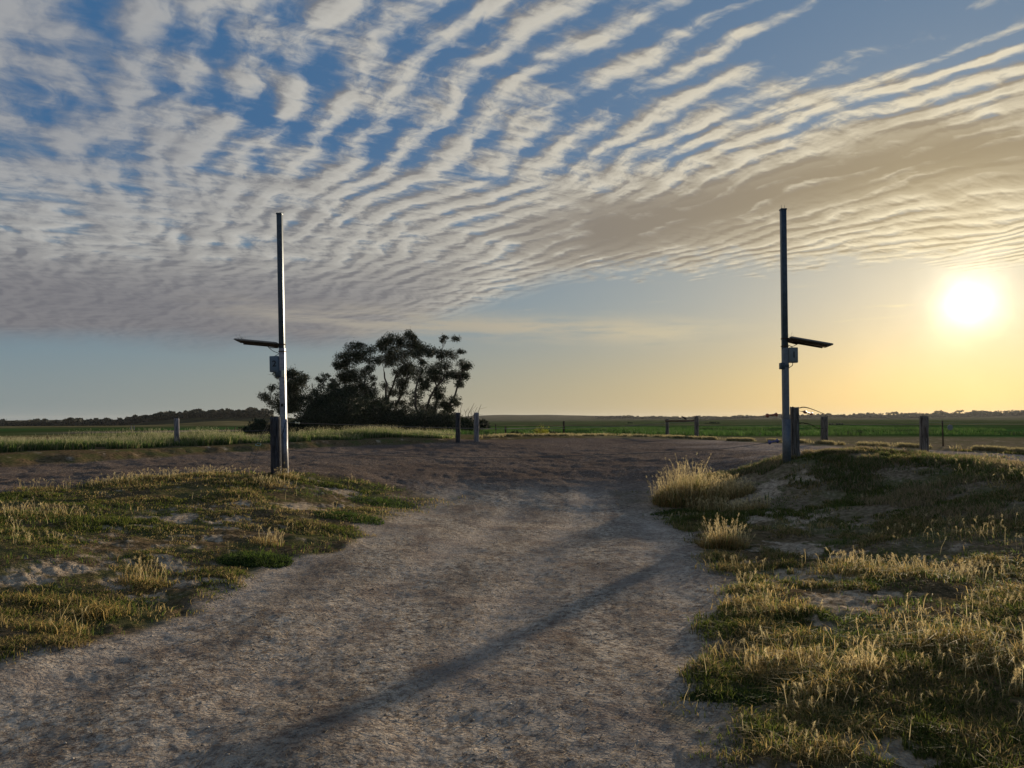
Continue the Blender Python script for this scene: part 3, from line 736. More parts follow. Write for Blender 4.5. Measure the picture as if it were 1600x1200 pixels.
m = MB().tube([(0, -.012, 0), (0, -.010, 0), (0, .010, 0), (0, .012, 0)], [.085, .10, .10, .085], 18); m.build('disc', M_BOXR, t_)
m = MB().tube([(0, 0, .09), (-.03, 0, .18)], .004, 4); m.build('link', M_WIRE, t_)
strand('fence_wire', wire_pts(P(718, 669.2, 29.6), P(742, 669, 29.8), .01), .006, M_WIRE, 'short upper wire between the close pair of posts', group='wires near the gum trees')
strand('fence_wire', wire_pts(P(712, 678.6, 29.6), P(560, 680, 34), .02), .006, M_WIRE, 'low wire in the grass left of the dark squared post', group='wires near the gum trees')
strand('fence_wire', wire_pts(P(748, 670.5, 29.8), P(881, 666, 50), .03) + wire_pts(P(881, 665.5, 50), P(1042, 665, 44), .03)[1:], .010, M_WIRE, 'long far fence wire over the green paddock edge', group='wires of the far fence')
strand('fence_wire', wire_pts(P(1091, 664, 40), P(1226, 665.5, 26), .03), .006, M_WIRE, 'far fence wire from the rail end towards the right pole', group='wires of the far fence')
# stay of doubled wire behind the left post, with twine knot and loose end
st_ = empty('stay_wire', gp(385, 735)); g0 = st_.location.copy()
tl = P(423, 655, 15.0)
gd = g0 + Vector((0, 0, .0))
for k, off in enumerate((-.035, .035)):
    a0 = gd + Vector((off * .3, 0, 0)); mid = a0.lerp(tl, .55) + Vector((off, 0, 0))
    pts = smooth_path([a0, a0.lerp(mid, .5) + Vector((off * .7, 0, 0)), mid, tl + Vector((off * .2, 0, 0))], 5)
    MB().tube([p - g0 for p in pts], .005, 5).build('strand', M_WIRE, st_, True)
c = gd.lerp(tl, .50); MB().tube([(c - g0) + Vector((.05 * math.cos(t), .02 * math.sin(3 * t), .028 * math.sin(t))) for t in np.linspace(0, 9, 26)], .006, 5).build('knot', M_TWINE, st_, True)
pts = smooth_path([gd, gd + Vector((-.06, 0, .10)), gd + Vector((-.16, -.02, .15)), gd + Vector((-.27, -.05, .10)), gd + Vector((-.34, -.08, .0))], 6)
MB().tube([p - g0 for p in pts], .006, 5).build('loose_end', M_WIRE, st_, True)
tag(st_, 'pale doubled stay wire knotted with blue twine, slanting left of the dark rotten post', 'stay wire')
# far thin masts on the horizon
for u, vt, D, lab in ((778, 652, 1500, 'faint thin mast on the horizon just right of the gum trees'), (915, 651, 1600, 'faint thin mast on the middle of the horizon')):
    p = P(u, vt, D); b = P(u, 660, D); b.z = Hz(b.x, b.y) - 1
    m = MB().tube([(0, 0, 0), (0, 0, p.z - b.z)], [.35, .2], 5); o = m.build('mast', M_IRON, loc=b); tag(o, lab, 'mast', 'distant masts')

# ------------------------------------------------------------------ foliage materials
def leaf_mat(name, base=None, trans=0.45, rough=0.7, attrname='tint'):
    m, t, b, o = mat_new(name)
    a = t.nodes.new('ShaderNodeAttribute'); a.attribute_name = attrname
    b.inputs['Roughness'].default_value = rough; b.inputs['Specular IOR Level'].default_value = 0.2
    t.links.new(a.outputs['Color'], b.inputs['Base Color'])
    tr = t.nodes.new('ShaderNodeBsdfTranslucent'); t.links.new(a.outputs['Color'], tr.inputs[0])
    mx = t.nodes.new('ShaderNodeMixShader'); mx.inputs[0].default_value = trans
    t.links.new(b.outputs[0], mx.inputs[1]); t.links.new(tr.outputs[0], mx.inputs[2]); t.links.new(mx.outputs[0], o.inputs[0])
    return m
M_GRASS = leaf_mat('grass_blades', trans=0.6); M_LEAF = leaf_mat('gum_leaves', trans=0.10); M_FAR = leaf_mat('far_foliage', trans=0.05)
RN = np.random.default_rng(12)

def blades(x, y, z, h, w, col, lean=0.35, bend=0.5, rng=RN, tipcol=None):
    """curved tapering blades, six vertices each; returns V, F, colour"""
    n = len(x); th = rng.uniform(0, 2 * np.pi, n); la = rng.uniform(0, 2 * np.pi, n); le = rng.uniform(0.05, lean, n)
    sx_, sy_ = np.cos(th) * w / 2, np.sin(th) * w / 2
    lx, ly = np.cos(la) * le * h, np.sin(la) * le * h
    b = np.stack([x, y, z - 0.01], 1); s = np.stack([sx_, sy_, np.zeros(n)], 1)
    m = b + np.stack([lx * .35, ly * .35, h * .58], 1); t = b + np.stack([lx * (1 + bend), ly * (1 + bend), h * (1 - bend * le * .6)], 1)
    V = np.stack([b - s, b + s, m - s * .8, m + s * .8, t - s * .12, t + s * .12], 1).reshape(-1, 3)
    i = np.arange(n)[:, None] * 6
    F = np.concatenate([i + np.array([[0, 1, 3, 2]]), i + np.array([[2, 3, 5, 4]])], 0)
    tc_ = col if tipcol is None else tipcol
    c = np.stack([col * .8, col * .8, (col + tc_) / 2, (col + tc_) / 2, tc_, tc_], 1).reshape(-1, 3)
    return V, F, c
def heads(x, y, z, h, L, r, col, rng=RN, nb=18, lmax=.55):
    """seed heads: a short spindle of spreading bristles on a thin curved stalk"""
    n = len(x); la = rng.uniform(0, 2 * np.pi, n); le = rng.uniform(0.05, lmax, n)
    top = np.stack([x + np.cos(la) * le * h, y + np.sin(la) * le * h, z + h], 1)
    V, F, c = [], [], []; off = 0
    sw = 0.0022 + 0 * x; th = rng.uniform(0, np.pi, n); s = np.stack([np.cos(th) * sw, np.sin(th) * sw, 0 * x], 1)
    b = np.stack([x, y, z - .01], 1); mid = b * .45 + top * .55 - np.stack([np.cos(la) * le * h * .2, np.sin(la) * le * h * .2, 0 * x], 1)
    V.append(np.stack([b - s, b + s, mid - s, mid + s, top - s * .6, top + s * .6], 1).reshape(-1, 3))
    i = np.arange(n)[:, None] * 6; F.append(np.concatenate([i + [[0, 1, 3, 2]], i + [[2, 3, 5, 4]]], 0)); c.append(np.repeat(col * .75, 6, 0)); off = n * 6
    d = np.stack([np.cos(la) * .35, np.sin(la) * .35, np.ones(n)], 1) + rng.normal(0, .18, (n, 3)); d /= np.linalg.norm(d, axis=1)[:, None]
    for k in range(nb):
        f = (k + rng.random(n)) / nb; p = top + d * (f * L)[:, None]
        a = rng.uniform(0, 2 * np.pi, n); out_ = np.stack([np.cos(a), np.sin(a), 0 * a], 1)
        e = p + (out_ * (r * (1.15 - .6 * f))[:, None]) + d * (L * .32)[:, None]
        q = np.cross(out_, d) * (L * .045)[:, None]
        V.append(np.stack([p - q, p + q, e + q * .25, e - q * .25], 1).reshape(-1, 3))
        F.append(off + np.arange(n)[:, None] * 4 + np.array([[0, 1, 2, 3]])); c.append(np.repeat(col, 4, 0)); off += n * 4
    return np.vstack(V), np.vstack(F), np.vstack(c)
def join(parts):
    V, F, c = [], [], []; o_ = 0
    for v, f, k in parts:
        V.append(v); F.append(f + o_); c.append(k); o_ += len(v)
    return np.vstack(V), np.vstack(F), np.vstack(c)
def tint(n, a, b, rng=RN, j=.12):
    t = rng.random(n)[:, None]; return np.clip((np.array(a) * (1 - t) + np.array(b) * t) * (1 + rng.normal(0, j, (n, 1))), .004, 1)

# ------------------------------------------------------------------ turf on the verges
def polar(n, r0, r1, a0, a1, rng=RN, p=1.0):
    u = rng.random(n); r_ = (r0 ** p + u * (r1 ** p - r0 ** p)) ** (1 / p); a = np.radians(rng.uniform(a0, a1, n)); return r_ * np.sin(a), r_ * np.cos(a)
def verge(n, r0, r1, a0, a1, p, thr, sc, seed, sandmax=.3, dmax=0.25):
    x, y = polar(n, r0, r1, a0, a1, p=p); d, c, s, dd_, dc_ = masks(x, y)
    clump = fbm(x * sc, y * sc, seed, 4, .6)
    keep = (d < RN.random(n) ** 1.5 * .9) & (clump > np.where((x > 0) & (y > 5.5), .07, -1)) & (c < .35) & (s < sandmax + RN.random(n) * .2) & ((x > 0) | (y < 16.6 + RN.random(n) * .6)) & (clump > thr + RN.normal(0, .08, n)) & (y > 1.5)
    x, y, clump = x[keep], y[keep], clump[keep]
    return x, y, base_h(x, y) + micro(x, y, d[keep], c[keep], s[keep], dc_[keep]), clump
x, y, z, cl_ = verge(760000, 2.6, 26, -42, 42, .55, -.10, 1.3, 81)
r_ = np.hypot(x, y); side = x > 0
h = (0.018 + .045 * ss(cl_, -.05, .5) + RN.random(len(x)) * .025) * np.where(side, 1.25, 1.0)
w = 0.0035 + r_ * .00075
green = tint(len(x), (.060, .092, .016), (.150, .165, .036)); dry = tint(len(x), (.20, .15, .06), (.38, .29, .13))
patch = ss(fbm(x * .55, y * .55, 84, 3) + fbm(x * 4, y * 4, 85, 2) * .5 + np.where(x < -4, .12, -.03), -.12, .30)
isdry = RN.random(len(x)) > patch * .60 + .32
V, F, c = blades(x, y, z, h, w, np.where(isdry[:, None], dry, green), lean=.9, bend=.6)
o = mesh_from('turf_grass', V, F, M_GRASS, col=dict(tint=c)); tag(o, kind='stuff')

x, y, z, cl_ = verge(320000, 2.6, 22, -42, 42, .6, .05, 2.2, 86)
r_ = np.hypot(x, y); k = RN.random(len(x)) < np.where(x > 0, .60, .30); x, y, z, cl_, r_ = x[k], y[k], z[k], cl_[k], r_[k]
isd = RN.random(len(x)) < ss(fbm(x * .9, y * .9, 87, 3), -.25, .3)
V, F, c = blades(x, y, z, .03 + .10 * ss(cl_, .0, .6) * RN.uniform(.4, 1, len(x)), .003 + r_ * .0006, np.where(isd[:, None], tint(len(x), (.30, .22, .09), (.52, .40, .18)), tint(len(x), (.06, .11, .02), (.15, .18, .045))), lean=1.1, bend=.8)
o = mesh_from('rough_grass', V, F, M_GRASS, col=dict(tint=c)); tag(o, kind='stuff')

# dry foxtail grass: clumps surveyed from the photo (u, v, radius m, heads, height m, green share)
CL = [(62,764,.35,60,.22,.1),(130,762,.4,40,.15,.2),(160,757,.5,90,.20,.1),(200,753,.5,110,.22,.05),(240,749,.5,120,.22,.05),(262,748,.4,90,.22,.05),(310,744,.5,120,.22,.05),(335,742,.4,90,.2,.1),(370,742,.5,60,.16,.2),
      (20,808,.5,70,.2,.3),(60,806,.5,110,.2,.3),(95,806,.4,70,.18,.3),(40,845,.4,40,.14,.5),(80,846,.4,50,.14,.4),(5,830,.3,40,.2,.4),
      (560,752,.4,20,.10,.6),(600,762,.3,18,.10,.6),(525,795,.25,14,.14,.5),(455,832,.2,12,.15,.5),(205,890,.2,10,.2,.2),(250,893,.2,9,.2,.3),(280,896,.2,7,.15,.3),
      (1100,748,.3,60,.28,.1),(1050,770,.3,45,.2,.3),
      (1160,890,.3,35,.16,.1),(1120,878,.3,25,.10,.1),(1165,925,.25,45,.22,.5),(1190,945,.25,35,.16,.4),(1245,965,.25,28,.12,.3),(1210,930,.3,16,.1,.3),
      (1320,885,.35,80,.24,.05),(1350,890,.4,80,.24,.05),(1390,893,.4,80,.22,.1),(1430,893,.4,60,.2,.2),(1480,905,.35,50,.2,.6),(1530,905,.4,50,.2,.3),(1590,890,.4,40,.2,.4),
      (1400,960,.35,22,.15,.2),(1420,975,.35,40,.17,.1),(1540,955,.3,26,.16,.3),(1580,960,.35,40,.2,.6),(1510,985,.3,24,.15,.3),(1560,1010,.35,40,.2,.1),(1590,1015,.3,26,.2,.2),
      (1440,1005,.3,38,.17,.15),(1475,1000,.3,36,.17,.1),(1390,1000,.25,20,.16,.3),(1330,1010,.2,18,.16,.3),(1500,1060,.3,42,.15,.1),(1450,1065,.25,24,.16,.1),(1410,1075,.2,12,.14,.2),(1550,1060,.25,18,.15,.2),
      (1290,1060,.2,14,.14,.2),(1210,1010,.25,20,.12,.2),(1150,1010,.2,8,.1,.2),(1180,1055,.2,8,.1,.3),(1250,1100,.2,14,.12,.2),(1550,1110,.1,4,.16,.1),(1590,1075,.2,10,.2,.1),(1420,1120,.2,7,.1,.2),(1370,1090,.2,6,.12,.3),(1500,1100,.2,8,.12,.3),(1590,1150,.15,7,.2,.1),
      (1530,715,.8,60,.2,.2),(1560,742,.8,90,.2,.1),(1590,755,.6,70,.2,.1),(1480,728,.5,30,.15,.3),(1330,818,.6,16,.12,.5),(1450,830,.7,50,.14,.4),(1530,840,.6,60,.18,.3),(1590,830,.6,60,.18,.3),(1410,850,.6,30,.13,.3)]
HX, HY, HH, HC_ = [], [], [], []; BX, BY, BH, BC = [], [], [], []
for (u, v, rd, nh, hh, gs) in CL:
    cx, cy = hsample(u, v); n = max(3, int(nh * .30)); rd *= .85; hh *= .66; gs = min(1, gs + .25)
    HX.append(cx + RN.normal(0, rd * .55, n)); HY.append(cy + RN.normal(0, rd * .38, n)); HH.append(hh * RN.uniform(.55, 1.1, n)); HC_.append(tint(n, (.72, .56, .27), (.88, .74, .42)))
    n2 = n * 30; gg = RN.random(n2)[:, None] < gs
    BX.append(cx + RN.normal(0, rd * .62, n2)); BY.append(cy + RN.normal(0, rd * .42, n2)); BH.append(hh * RN.uniform(.15, .75, n2)); BC.append(np.where(gg, tint(n2, (.10, .15, .035), (.20, .23, .06)), tint(n2, (.26, .18, .065), (.52, .38, .15))))
for (u, v, rd) in [(1150,888,.3),(1125,872,.25),(1180,925,.25),(1165,950,.22),(1215,962,.25),(1195,985,.2),(1240,1000,.25),(1225,1035,.28),(1255,1060,.25),(1200,1060,.2),(1285,1095,.22),(1262,1130,.2),(1225,1185,.25),(1290,1195,.2),(1350,1150,.2),(1430,1150,.2),(1320,895,.3),(1370,900,.3),(1440,905,.3),(1540,880,.3),(1580,935,.3),(1500,1010,.25),(1420,1020,.22),(1560,1040,.25),(80,985,.25),(230,910,.22),(60,940,.3),(150,960,.25)]:
    cx, cy = hsample(u, v); n2 = 620; hm_ = .07 + .11 * RN.random()
    BX.append(cx + RN.normal(0, rd * .5, n2)); BY.append(cy + RN.normal(0, rd * .34, n2)); BH.append(hm_ * RN.uniform(.2, 1.0, n2))
    BC.append(np.where(RN.random(n2)[:, None] < .3, tint(n2, (.12, .16, .035), (.22, .23, .06)), tint(n2, (.36, .25, .085), (.60, .44, .17))))
# loose heads everywhere on the verges
x, y, z, cl_ = verge(14000, 2.8, 22, -40, 40, .9, .0, .9, 91, dmax=.1)
kp = RN.random(len(x)) < np.where(x > 0, .12, .05); x, y = x[kp], y[kp]
HX.append(x); HY.append(y); HH.append(RN.uniform(.06, .17, len(x))); HC_.append(tint(len(x), (.45, .38, .20), (.66, .56, .33)))
x, y, hh, cc = (np.concatenate(a) for a in (HX, HY, HH, HC_)); z = H(x, y); rr_ = np.hypot(x, y)
pH = heads(x, y, z, hh, .026 + RN.random(len(x)) * .018, .014 + .0010 * rr_, cc, nb=18)
x, y, hh, cc = (np.concatenate(a) for a in (BX, BY, BH, BC)); z = H(x, y); rr_ = np.hypot(x, y)
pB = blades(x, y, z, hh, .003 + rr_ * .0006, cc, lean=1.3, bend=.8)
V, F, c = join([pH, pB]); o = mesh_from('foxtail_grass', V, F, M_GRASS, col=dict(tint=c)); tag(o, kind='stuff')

# separate tufts one can point at
def tuft(name, label, u, v, rd, nh, nb, hh, gs, group='tufts of dry grass beside the drive', headcol=((.72, .56, .27), (.88, .74, .42)), squash=.6, stalky=0):
    cx, cy = hsample(u, v); cz = Hz(cx, cy); rng = np.random.default_rng(int(u * 7 + v))
    def xy(n, k):
        a = rng.uniform(0, 2 * np.pi, n); r = rd * np.sqrt(rng.random(n)) * k; return cx + r * np.cos(a), cy + r * np.sin(a) * squash
    x, y = xy(nb, 1); z = H(x, y); dist = np.hypot(x - cx, y - cy) / rd
    gg = rng.random(nb)[:, None] < gs
    col = np.where(gg, tint(nb, (.09, .14, .03), (.18, .22, .055), rng), tint(nb, (.28, .19, .07), (.54, .40, .17), rng))
    D_ = math.hypot(cx, cy)
    b = blades(x, y, z, hh * rng.uniform(.15, .85, nb) * (1.1 - .5 * dist) * (.85 + .8 * fbm(x * 3.1 / rd * .4, y * 3.1 / rd * .4, int(u))), .0028 + D_ * .0005 + 0 * x, col, lean=1.15, bend=.8, rng=rng)
    x, y = xy(nh, 1); z = H(x, y); dist = np.hypot(x - cx, y - cy) / rd
    hd = heads(x, y, z, hh * rng.uniform(.45, 1.15, nh) * (1.1 - .45 * dist) * (.85 + .8 * fbm(x * 3.1 / rd * .4, y * 3.1 / rd * .4, int(u))), .026 + rng.random(nh) * .020, .014 + .0009 * D_ + 0 * x, tint(nh, *headcol, rng), rng=rng)
    o = empty(name, (cx, cy, cz)); off = np.array([cx, cy, cz])
    mesh_from('blades', b[0] - off, b[1], M_GRASS, parent=o, col=dict(tint=b[2])); mesh_from('seed_heads', hd[0] - off, hd[1], M_GRASS, parent=o, col=dict(tint=hd[2]))
    tag(o, label, 'grass tuft', group); return o
GB = 'big dry clumps by the right gate pole'
tuft('grass_clump', 'largest pale bushy grass clump at the drive edge left of the right gate pole', 1086, 780, .80, 620, 3600, .62, .25, GB, squash=.7)
tuft('grass_clump', 'low rounded golden grass clump just right of the largest clump', 1143, 774, .44, 240, 1100, .32, .05, GB)
tuft('grass_clump', 'small pale clump on bare soil lower right of the golden clump', 1168, 797, .40, 90, 500, .24, .1, GB)
tuft('grass_clump', 'pale clump spilling forward in front of the golden clump', 1120, 796, .55, 150, 900, .24, .1, GB)
tuft('grass_tuft', 'upright tan tuft alone on the right drive edge below the large clumps', 1130, 853, .32, 110, 1100, .38, .15)
tuft('grass_tuft', 'low dark green tuft with four pale heads at the drive edge', 1062, 812, .32, 7, 500, .10, .95)
tuft('grass_tuft', 'green and yellow leafy tuft on the right drive edge beside pale sand', 1172, 960, .24, 18, 800, .20, .55)
tuft('grass_tuft', 'broad golden tuft leaning over the right drive edge, halfway down', 1235, 1050, .30, 26, 1500, .17, .15)
tuft('grass_tuft', 'straw tuft just below the broad golden tuft', 1270, 1120, .24, 12, 900, .11, .3)
tuft('grass_tuft', 'yellow green tuft at the bottom edge right of the drive', 1245, 1185, .28, 12, 1400, .10, .3)
tuft('grass_tuft', 'feathery fan shaped tuft in the green hollow on the right verge', 1350, 1065, .13, 50, 420, .20, .3)
tuft('grass_tuft', 'pale nodding tuft at the right edge near the bottom corner', 1590, 1090, .06, 9, 120, .17, .3)
tuft('grass_tuft', 'bright yellow heads crowding the right end of the verge bank', 1510, 895, .30, 40, 700, .20, .3)
GL = 'tufts on the left verge'
tuft('grass_tuft', 'golden tuft at the foot of the left gate pole and dark post', 425, 757, .45, 60, 700, .20, .1, GL)
tuft('grass_tuft', 'yellow tuft directly in front of the left gate pole base', 449, 748, .25, 35, 400, .22, .2, GL)
tuft('grass_tuft', 'spiky yellow green tuft near the left edge close to the drive', 98, 990, .22, 9, 170, .22, .4, GL)
tuft('grass_tuft', 'stalky tuft between sand patches on the left verge', 225, 908, .24, 22, 260, .24, .3, GL)
tuft('grass_tuft', 'small golden tuft beside the dark green mat on the left verge', 417, 852, .22, 26, 240, .19, .1, GL)
def mat_plant(label, u, v, rx, ry, hh, n):
    cx, cy = hsample(u, v); cz = Hz(cx, cy); rng = np.random.default_rng(int(u + v)); a = rng.uniform(0, 2 * np.pi, n); r = np.sqrt(rng.random(n))
    x = cx + rx * r * np.cos(a); y = cy + ry * r * np.sin(a); z = H(x, y)
    V, F, c = blades(x, y, z, hh * rng.uniform(.4, 1, n) * (1.15 - r * .7), .011 + 0 * x, tint(n, (.040, .075, .016), (.095, .135, .030), rng), lean=1.3, bend=.7, rng=rng)
    o = mesh_from('ground_plant', V - np.array([cx, cy, cz]), F, M_GRASS, col=dict(tint=c), loc=(cx, cy, cz)); tag(o, label, 'plant', 'low green mats of weed')
mat_plant('dark green mat of weed at the left verge edge', 398, 876, .42, .35, .14, 2600)
mat_plant('green weed mat along the drive edge below the left pole', 545, 810, .55, .45, .13, 1800)
mat_plant('green weed patch at the tip of the left verge', 597, 786, .65, .5, .12, 1600)
mat_plant('green leafy mat under the largest clump on the right', 1075, 800, .7, .3, .12, 1200)
mat_plant('dark green mat at the right drive edge near the bottom', 1140, 1085, .30, .10, .06, 1200)
mat_plant('small dark green mat right of the drive, below the golden tuft', 1200, 1098, .22, .10, .06, 900)

# fresh green turf on the shaded shoulder between clump and right pole, and over the mound
x = np.concatenate([RN.uniform(4.2, 7.2, 26000), RN.uniform(5.5, 12.5, 90000)]); y = np.concatenate([RN.uniform(14.3, 16.3, 26000), RN.uniform(9.5, 16.0, 90000)])
d, c_, s_, _, _ = masks(x, y); k = (d < .2) & (c_ < .6) & (fbm(x * 2, y * 2, 95, 3) > -.05); x, y = x[k], y[k]; z = H(x, y)
V, F, c = blades(x, y, z, RN.uniform(.05, .13, len(x)), .010 + 0 * x, np.where((RN.random(len(x)) < .85 - .5 * ss(fbm(x * .7, y * .7, 96, 3), -.1, .3))[:, None], tint(len(x), (.24, .18, .095), (.44, .34, .19)), tint(len(x), (.075, .12, .03), (.15, .18, .055))), lean=.7)
o = mesh_from('mound_grass', V, F, M_GRASS, col=dict(tint=c)); tag(o, kind='stuff')

# tall roadside grass on the far left bank
BANK = gpoly([(-60,722),(0,716),(140,712),(276,705),(400,699),(480,695),(600,690),(690,687),(712,684),(690,679),(600,680),(480,684),(276,688),(100,692),(-60,694)])
mn, mx_ = BANK.min(0), BANK.max(0); n = 330000
x = RN.uniform(mn[0], mx_[0], n); y = RN.uniform(mn[1], mx_[1], n); sd = sdist(BANK, x, y)
k = (np.hypot(x, y) < np.where(x < -8, 33, 36) + fbm(x, y * .2, 96, 2) * 5) & (sd > -.1 + fbm(x, y, 97, 2) * .6) & (fbm(x * .8, y * .8, 98, 3) > -.30) & (masks(x, y)[1] < .4); x, y = x[k], y[k]; z = H(x, y)
tall = .13 + .20 * ss(fbm(x * .5, y * .5, 99, 3), -.3, .4)
dryb = (RN.random(len(x)) < .38)[:, None]
V, F, c = blades(x, y, z, tall * RN.uniform(.5, 1.15, len(x)), .016 + y * .0002, np.where(dryb, tint(len(x), (.22, .21, .09), (.38, .36, .18)), tint(len(x), (.065, .125, .03), (.15, .21, .06))), lean=.45)
kh = RN.random(len(x)) < .10
hd = heads(x[kh], y[kh], z[kh], tall[kh] * RN.uniform(.9, 1.35, kh.sum()), .05 + 0 * x[kh], .016 + 0 * x[kh], tint(kh.sum(), (.42, .40, .22), (.58, .54, .32)), nb=6)
V, F, c = join([(V, F, c), hd]); o = mesh_from('tall_grass', V, F, M_GRASS, col=dict(tint=c)); tag(o, kind='stuff')
# dry fringe along the far side of the cross road
n = 60000; ln = [(745,686),(770,684.5),(800,682.5),(860,681.5),(940,681.5),(1000,683),(1060,685),(1110,687),(1140,689),(1180,690),(1230,692),(1300,695),(1400,699),(1520,704),(1640,712)]
lp = gpoly(ln); seg = RN.integers(0, len(lp) - 1, n); t = RN.random(n); x = lp[seg, 0] * (1 - t) + lp[seg + 1, 0] * t; y = lp[seg, 1] * (1 - t) + lp[seg + 1, 1] * t + np.abs(RN.normal(0, .9, n)) + .2
k = fbm(x * 1.4, y * 1.4, 101, 4, .6) > np.where((x > 9), .05, -.05); x, y = x[k], y[k]; z = H(x, y)
V, F, c = blades(x, y, z, RN.uniform(.04, .20, len(x)), .022 + 0 * x, tint(len(x), (.26, .22, .10), (.52, .44, .24)), lean=.7)
o = mesh_from('dry_grass_fringe', V, F, M_GRASS, col=dict(tint=c)); tag(o, kind='stuff')
# crop rows and weeds in the paddock just beyond
n = 70000; x = RN.uniform(-6, 46, n); y = RN.uniform(44, 100, n); k = fbm(x * .25, y * .12, 103, 4) > .08; x, y = x[k], y[k]; z = H(x, y)
V, F, c = blades(x, y, z, RN.uniform(.12, .40, len(x)), .05 + 0 * x, tint(len(x), (.035, .085, .02), (.075, .13, .035)), lean=.8)
o = mesh_from('paddock_crop', V, F, M_GRASS, col=dict(tint=c)); tag(o, kind='stuff')

# straw litter and small stones on the drive and road
n = 120000; x, y = polar(n, 2.8, 24, -40, 40, p=.8); d, c_, s_, _, _ = masks(x, y); k = (d + c_ > .5) & (fbm(x * 1.4, y * 1.4, 105, 4, .6) > RN.uniform(-.5, .35, n)); x, y = x[k], y[k]; z = H(x, y); n = len(x)
a = RN.uniform(0, 2 * np.pi, n); L = RN.uniform(.012, .045, n); wd = .0016 + .0003 * np.hypot(x, y); dx_, dy_ = np.cos(a) * L / 2, np.sin(a) * L / 2; qx, qy = -np.sin(a) * wd / 2, np.cos(a) * wd / 2; zz = z + .004; tl_ = RN.uniform(0, .012, n)
V = np.stack([np.stack([x - dx_ - qx, y - dy_ - qy, zz], 1), np.stack([x - dx_ + qx, y - dy_ + qy, zz + .001], 1), np.stack([x + dx_ + qx, y + dy_ + qy, zz + tl_ + .001], 1), np.stack([x + dx_ - qx, y + dy_ - qy, zz + tl_], 1)], 1).reshape(-1, 3)
F = np.arange(n * 4).reshape(n, 4); c = np.repeat(tint(n, (.16, .11, .075), (.60, .48, .32)), 4, 0)
o = mesh_from('straw_litter', V, F, M_GRASS, col=dict(tint=c)); tag(o, kind='stuff')
n = 90000; x, y = polar(n, 2.7, 20, -40, 40, p=.8); d, c_, s_, _, _ = masks(x, y); k = (d + c_ > .5) & (fbm(x * 2.2, y * 1.1, 109, 4, .65) > RN.uniform(-.10, .60, n)); x, y = x[k], y[k]; z = H(x, y); n = len(x)
V, F, c = blades(x, y, z + .004, RN.uniform(.004, .016, n), .004 + .0007 * np.hypot(x, y), tint(n, (.06, .042, .032), (.19, .135, .10)), lean=2.2, bend=1.0)
o = mesh_from('dark_litter', V, F, M_GRASS, col=dict(tint=c)); tag(o, kind='stuff')
n = 16000; x, y = polar(n, 2.7, 20, -40, 40, p=.9); d, c_, s_, _, _ = masks(x, y); k = (d + c_ * .5 + s_ > RN.uniform(.3, 1, n)); x, y = x[k], y[k]; z = H(x, y); n = len(x)
ico = np.array([[1,0,0],[0,1,0],[-1,0,0],[0,-1,0],[0,0,1],[0,0,-1]], float); fi_ = np.array([[0,1,4],[1,2,4],[2,3,4],[3,0,4],[1,0,5],[2,1,5],[3,2,5],[0,3,5]])
s = (RN.pareto(2.4, n) * .003 + .0035).clip(.003, .014); V = ico[None] * s[:, None, None] * RN.uniform(.6, 1.3, (n, 6, 1)); V[:, :, 2] *= .6; aa = RN.uniform(0, 6.28, n); ca, sa_ = np.cos(aa)[:, None], np.sin(aa)[:, None]
V = np.stack([V[:, :, 0] * ca - V[:, :, 1] * sa_ + x[:, None], V[:, :, 0] * sa_ + V[:, :, 1] * ca + y[:, None], V[:, :, 2] + z[:, None] + s[:, None] * .2], 2).reshape(-1, 3)
F = (np.arange(n)[:, None, None] * 6 + fi_[None]).reshape(-1, 3); c = np.repeat(tint(n, (.14, .115, .095), (.42, .37, .31)), 6, 0)
M_STONE = leaf_mat('stone_chips', trans=0.0, rough=.9)
o = mesh_from('stones', V, F, M_STONE, col=dict(tint=c)); tag(o, kind='stuff')

# ------------------------------------------------------------------ gum trees
def leaves(cent, rad_, n, rng, size, col, flat=.6, droop=.5):
    """leaf sized faces gathered in sprays through a flattened clump"""
    ns = max(6, n // 9)
    sp = rng.normal(0, 1, (ns, 3)); sp /= np.linalg.norm(sp, axis=1)[:, None] + 1e-9; sp *= (rng.random((ns, 1)) ** .45) * rad_; sp[:, 2] *= flat
    k = rng.integers(0, ns, n); p = cent + sp[k] * 1.22 + rng.normal(0, 1, (n, 3)) * (.045 + rad_ * .12)
    a = rng.normal(0, 1, (n, 3)); a[:, 2] -= droop; a /= np.linalg.norm(a, axis=1)[:, None]; b = np.cross(a, rng.normal(0, 1, (n, 3))); b /= np.linalg.norm(b, axis=1)[:, None]
    L = size * rng.uniform(.6, 1.4, n)[:, None]; a = a * L; b = b * L * .26
    V = np.stack([p - a, p + b, p + a, p - b], 1).reshape(-1, 3); F = np.arange(n * 4).reshape(n, 4)
    return V, F, np.repeat(tint(n, *col, rng, .2), 4, 0)
def limb(m, a, b, ra, rb, rng, k=6, n=7, curve=.12):
    a = Vector(a); b = Vector(b); L = (b - a).length; sd_ = Vector((rng.normal(0, 1), rng.normal(0, 1), rng.normal(0, .4))) * L * curve
    pts = []
    for i in range(n + 1):
        t = i / n; pts.append(a.lerp(b, t) + sd_ * math.sin(math.pi * t) + Vector((rng.normal(0, .012), rng.normal(0, .012), 0)) * L * (0 < i < n))
    m.tube(pts, [ra + (rb - ra) * (i / n) for i in range(n + 1)], k, False); return pts
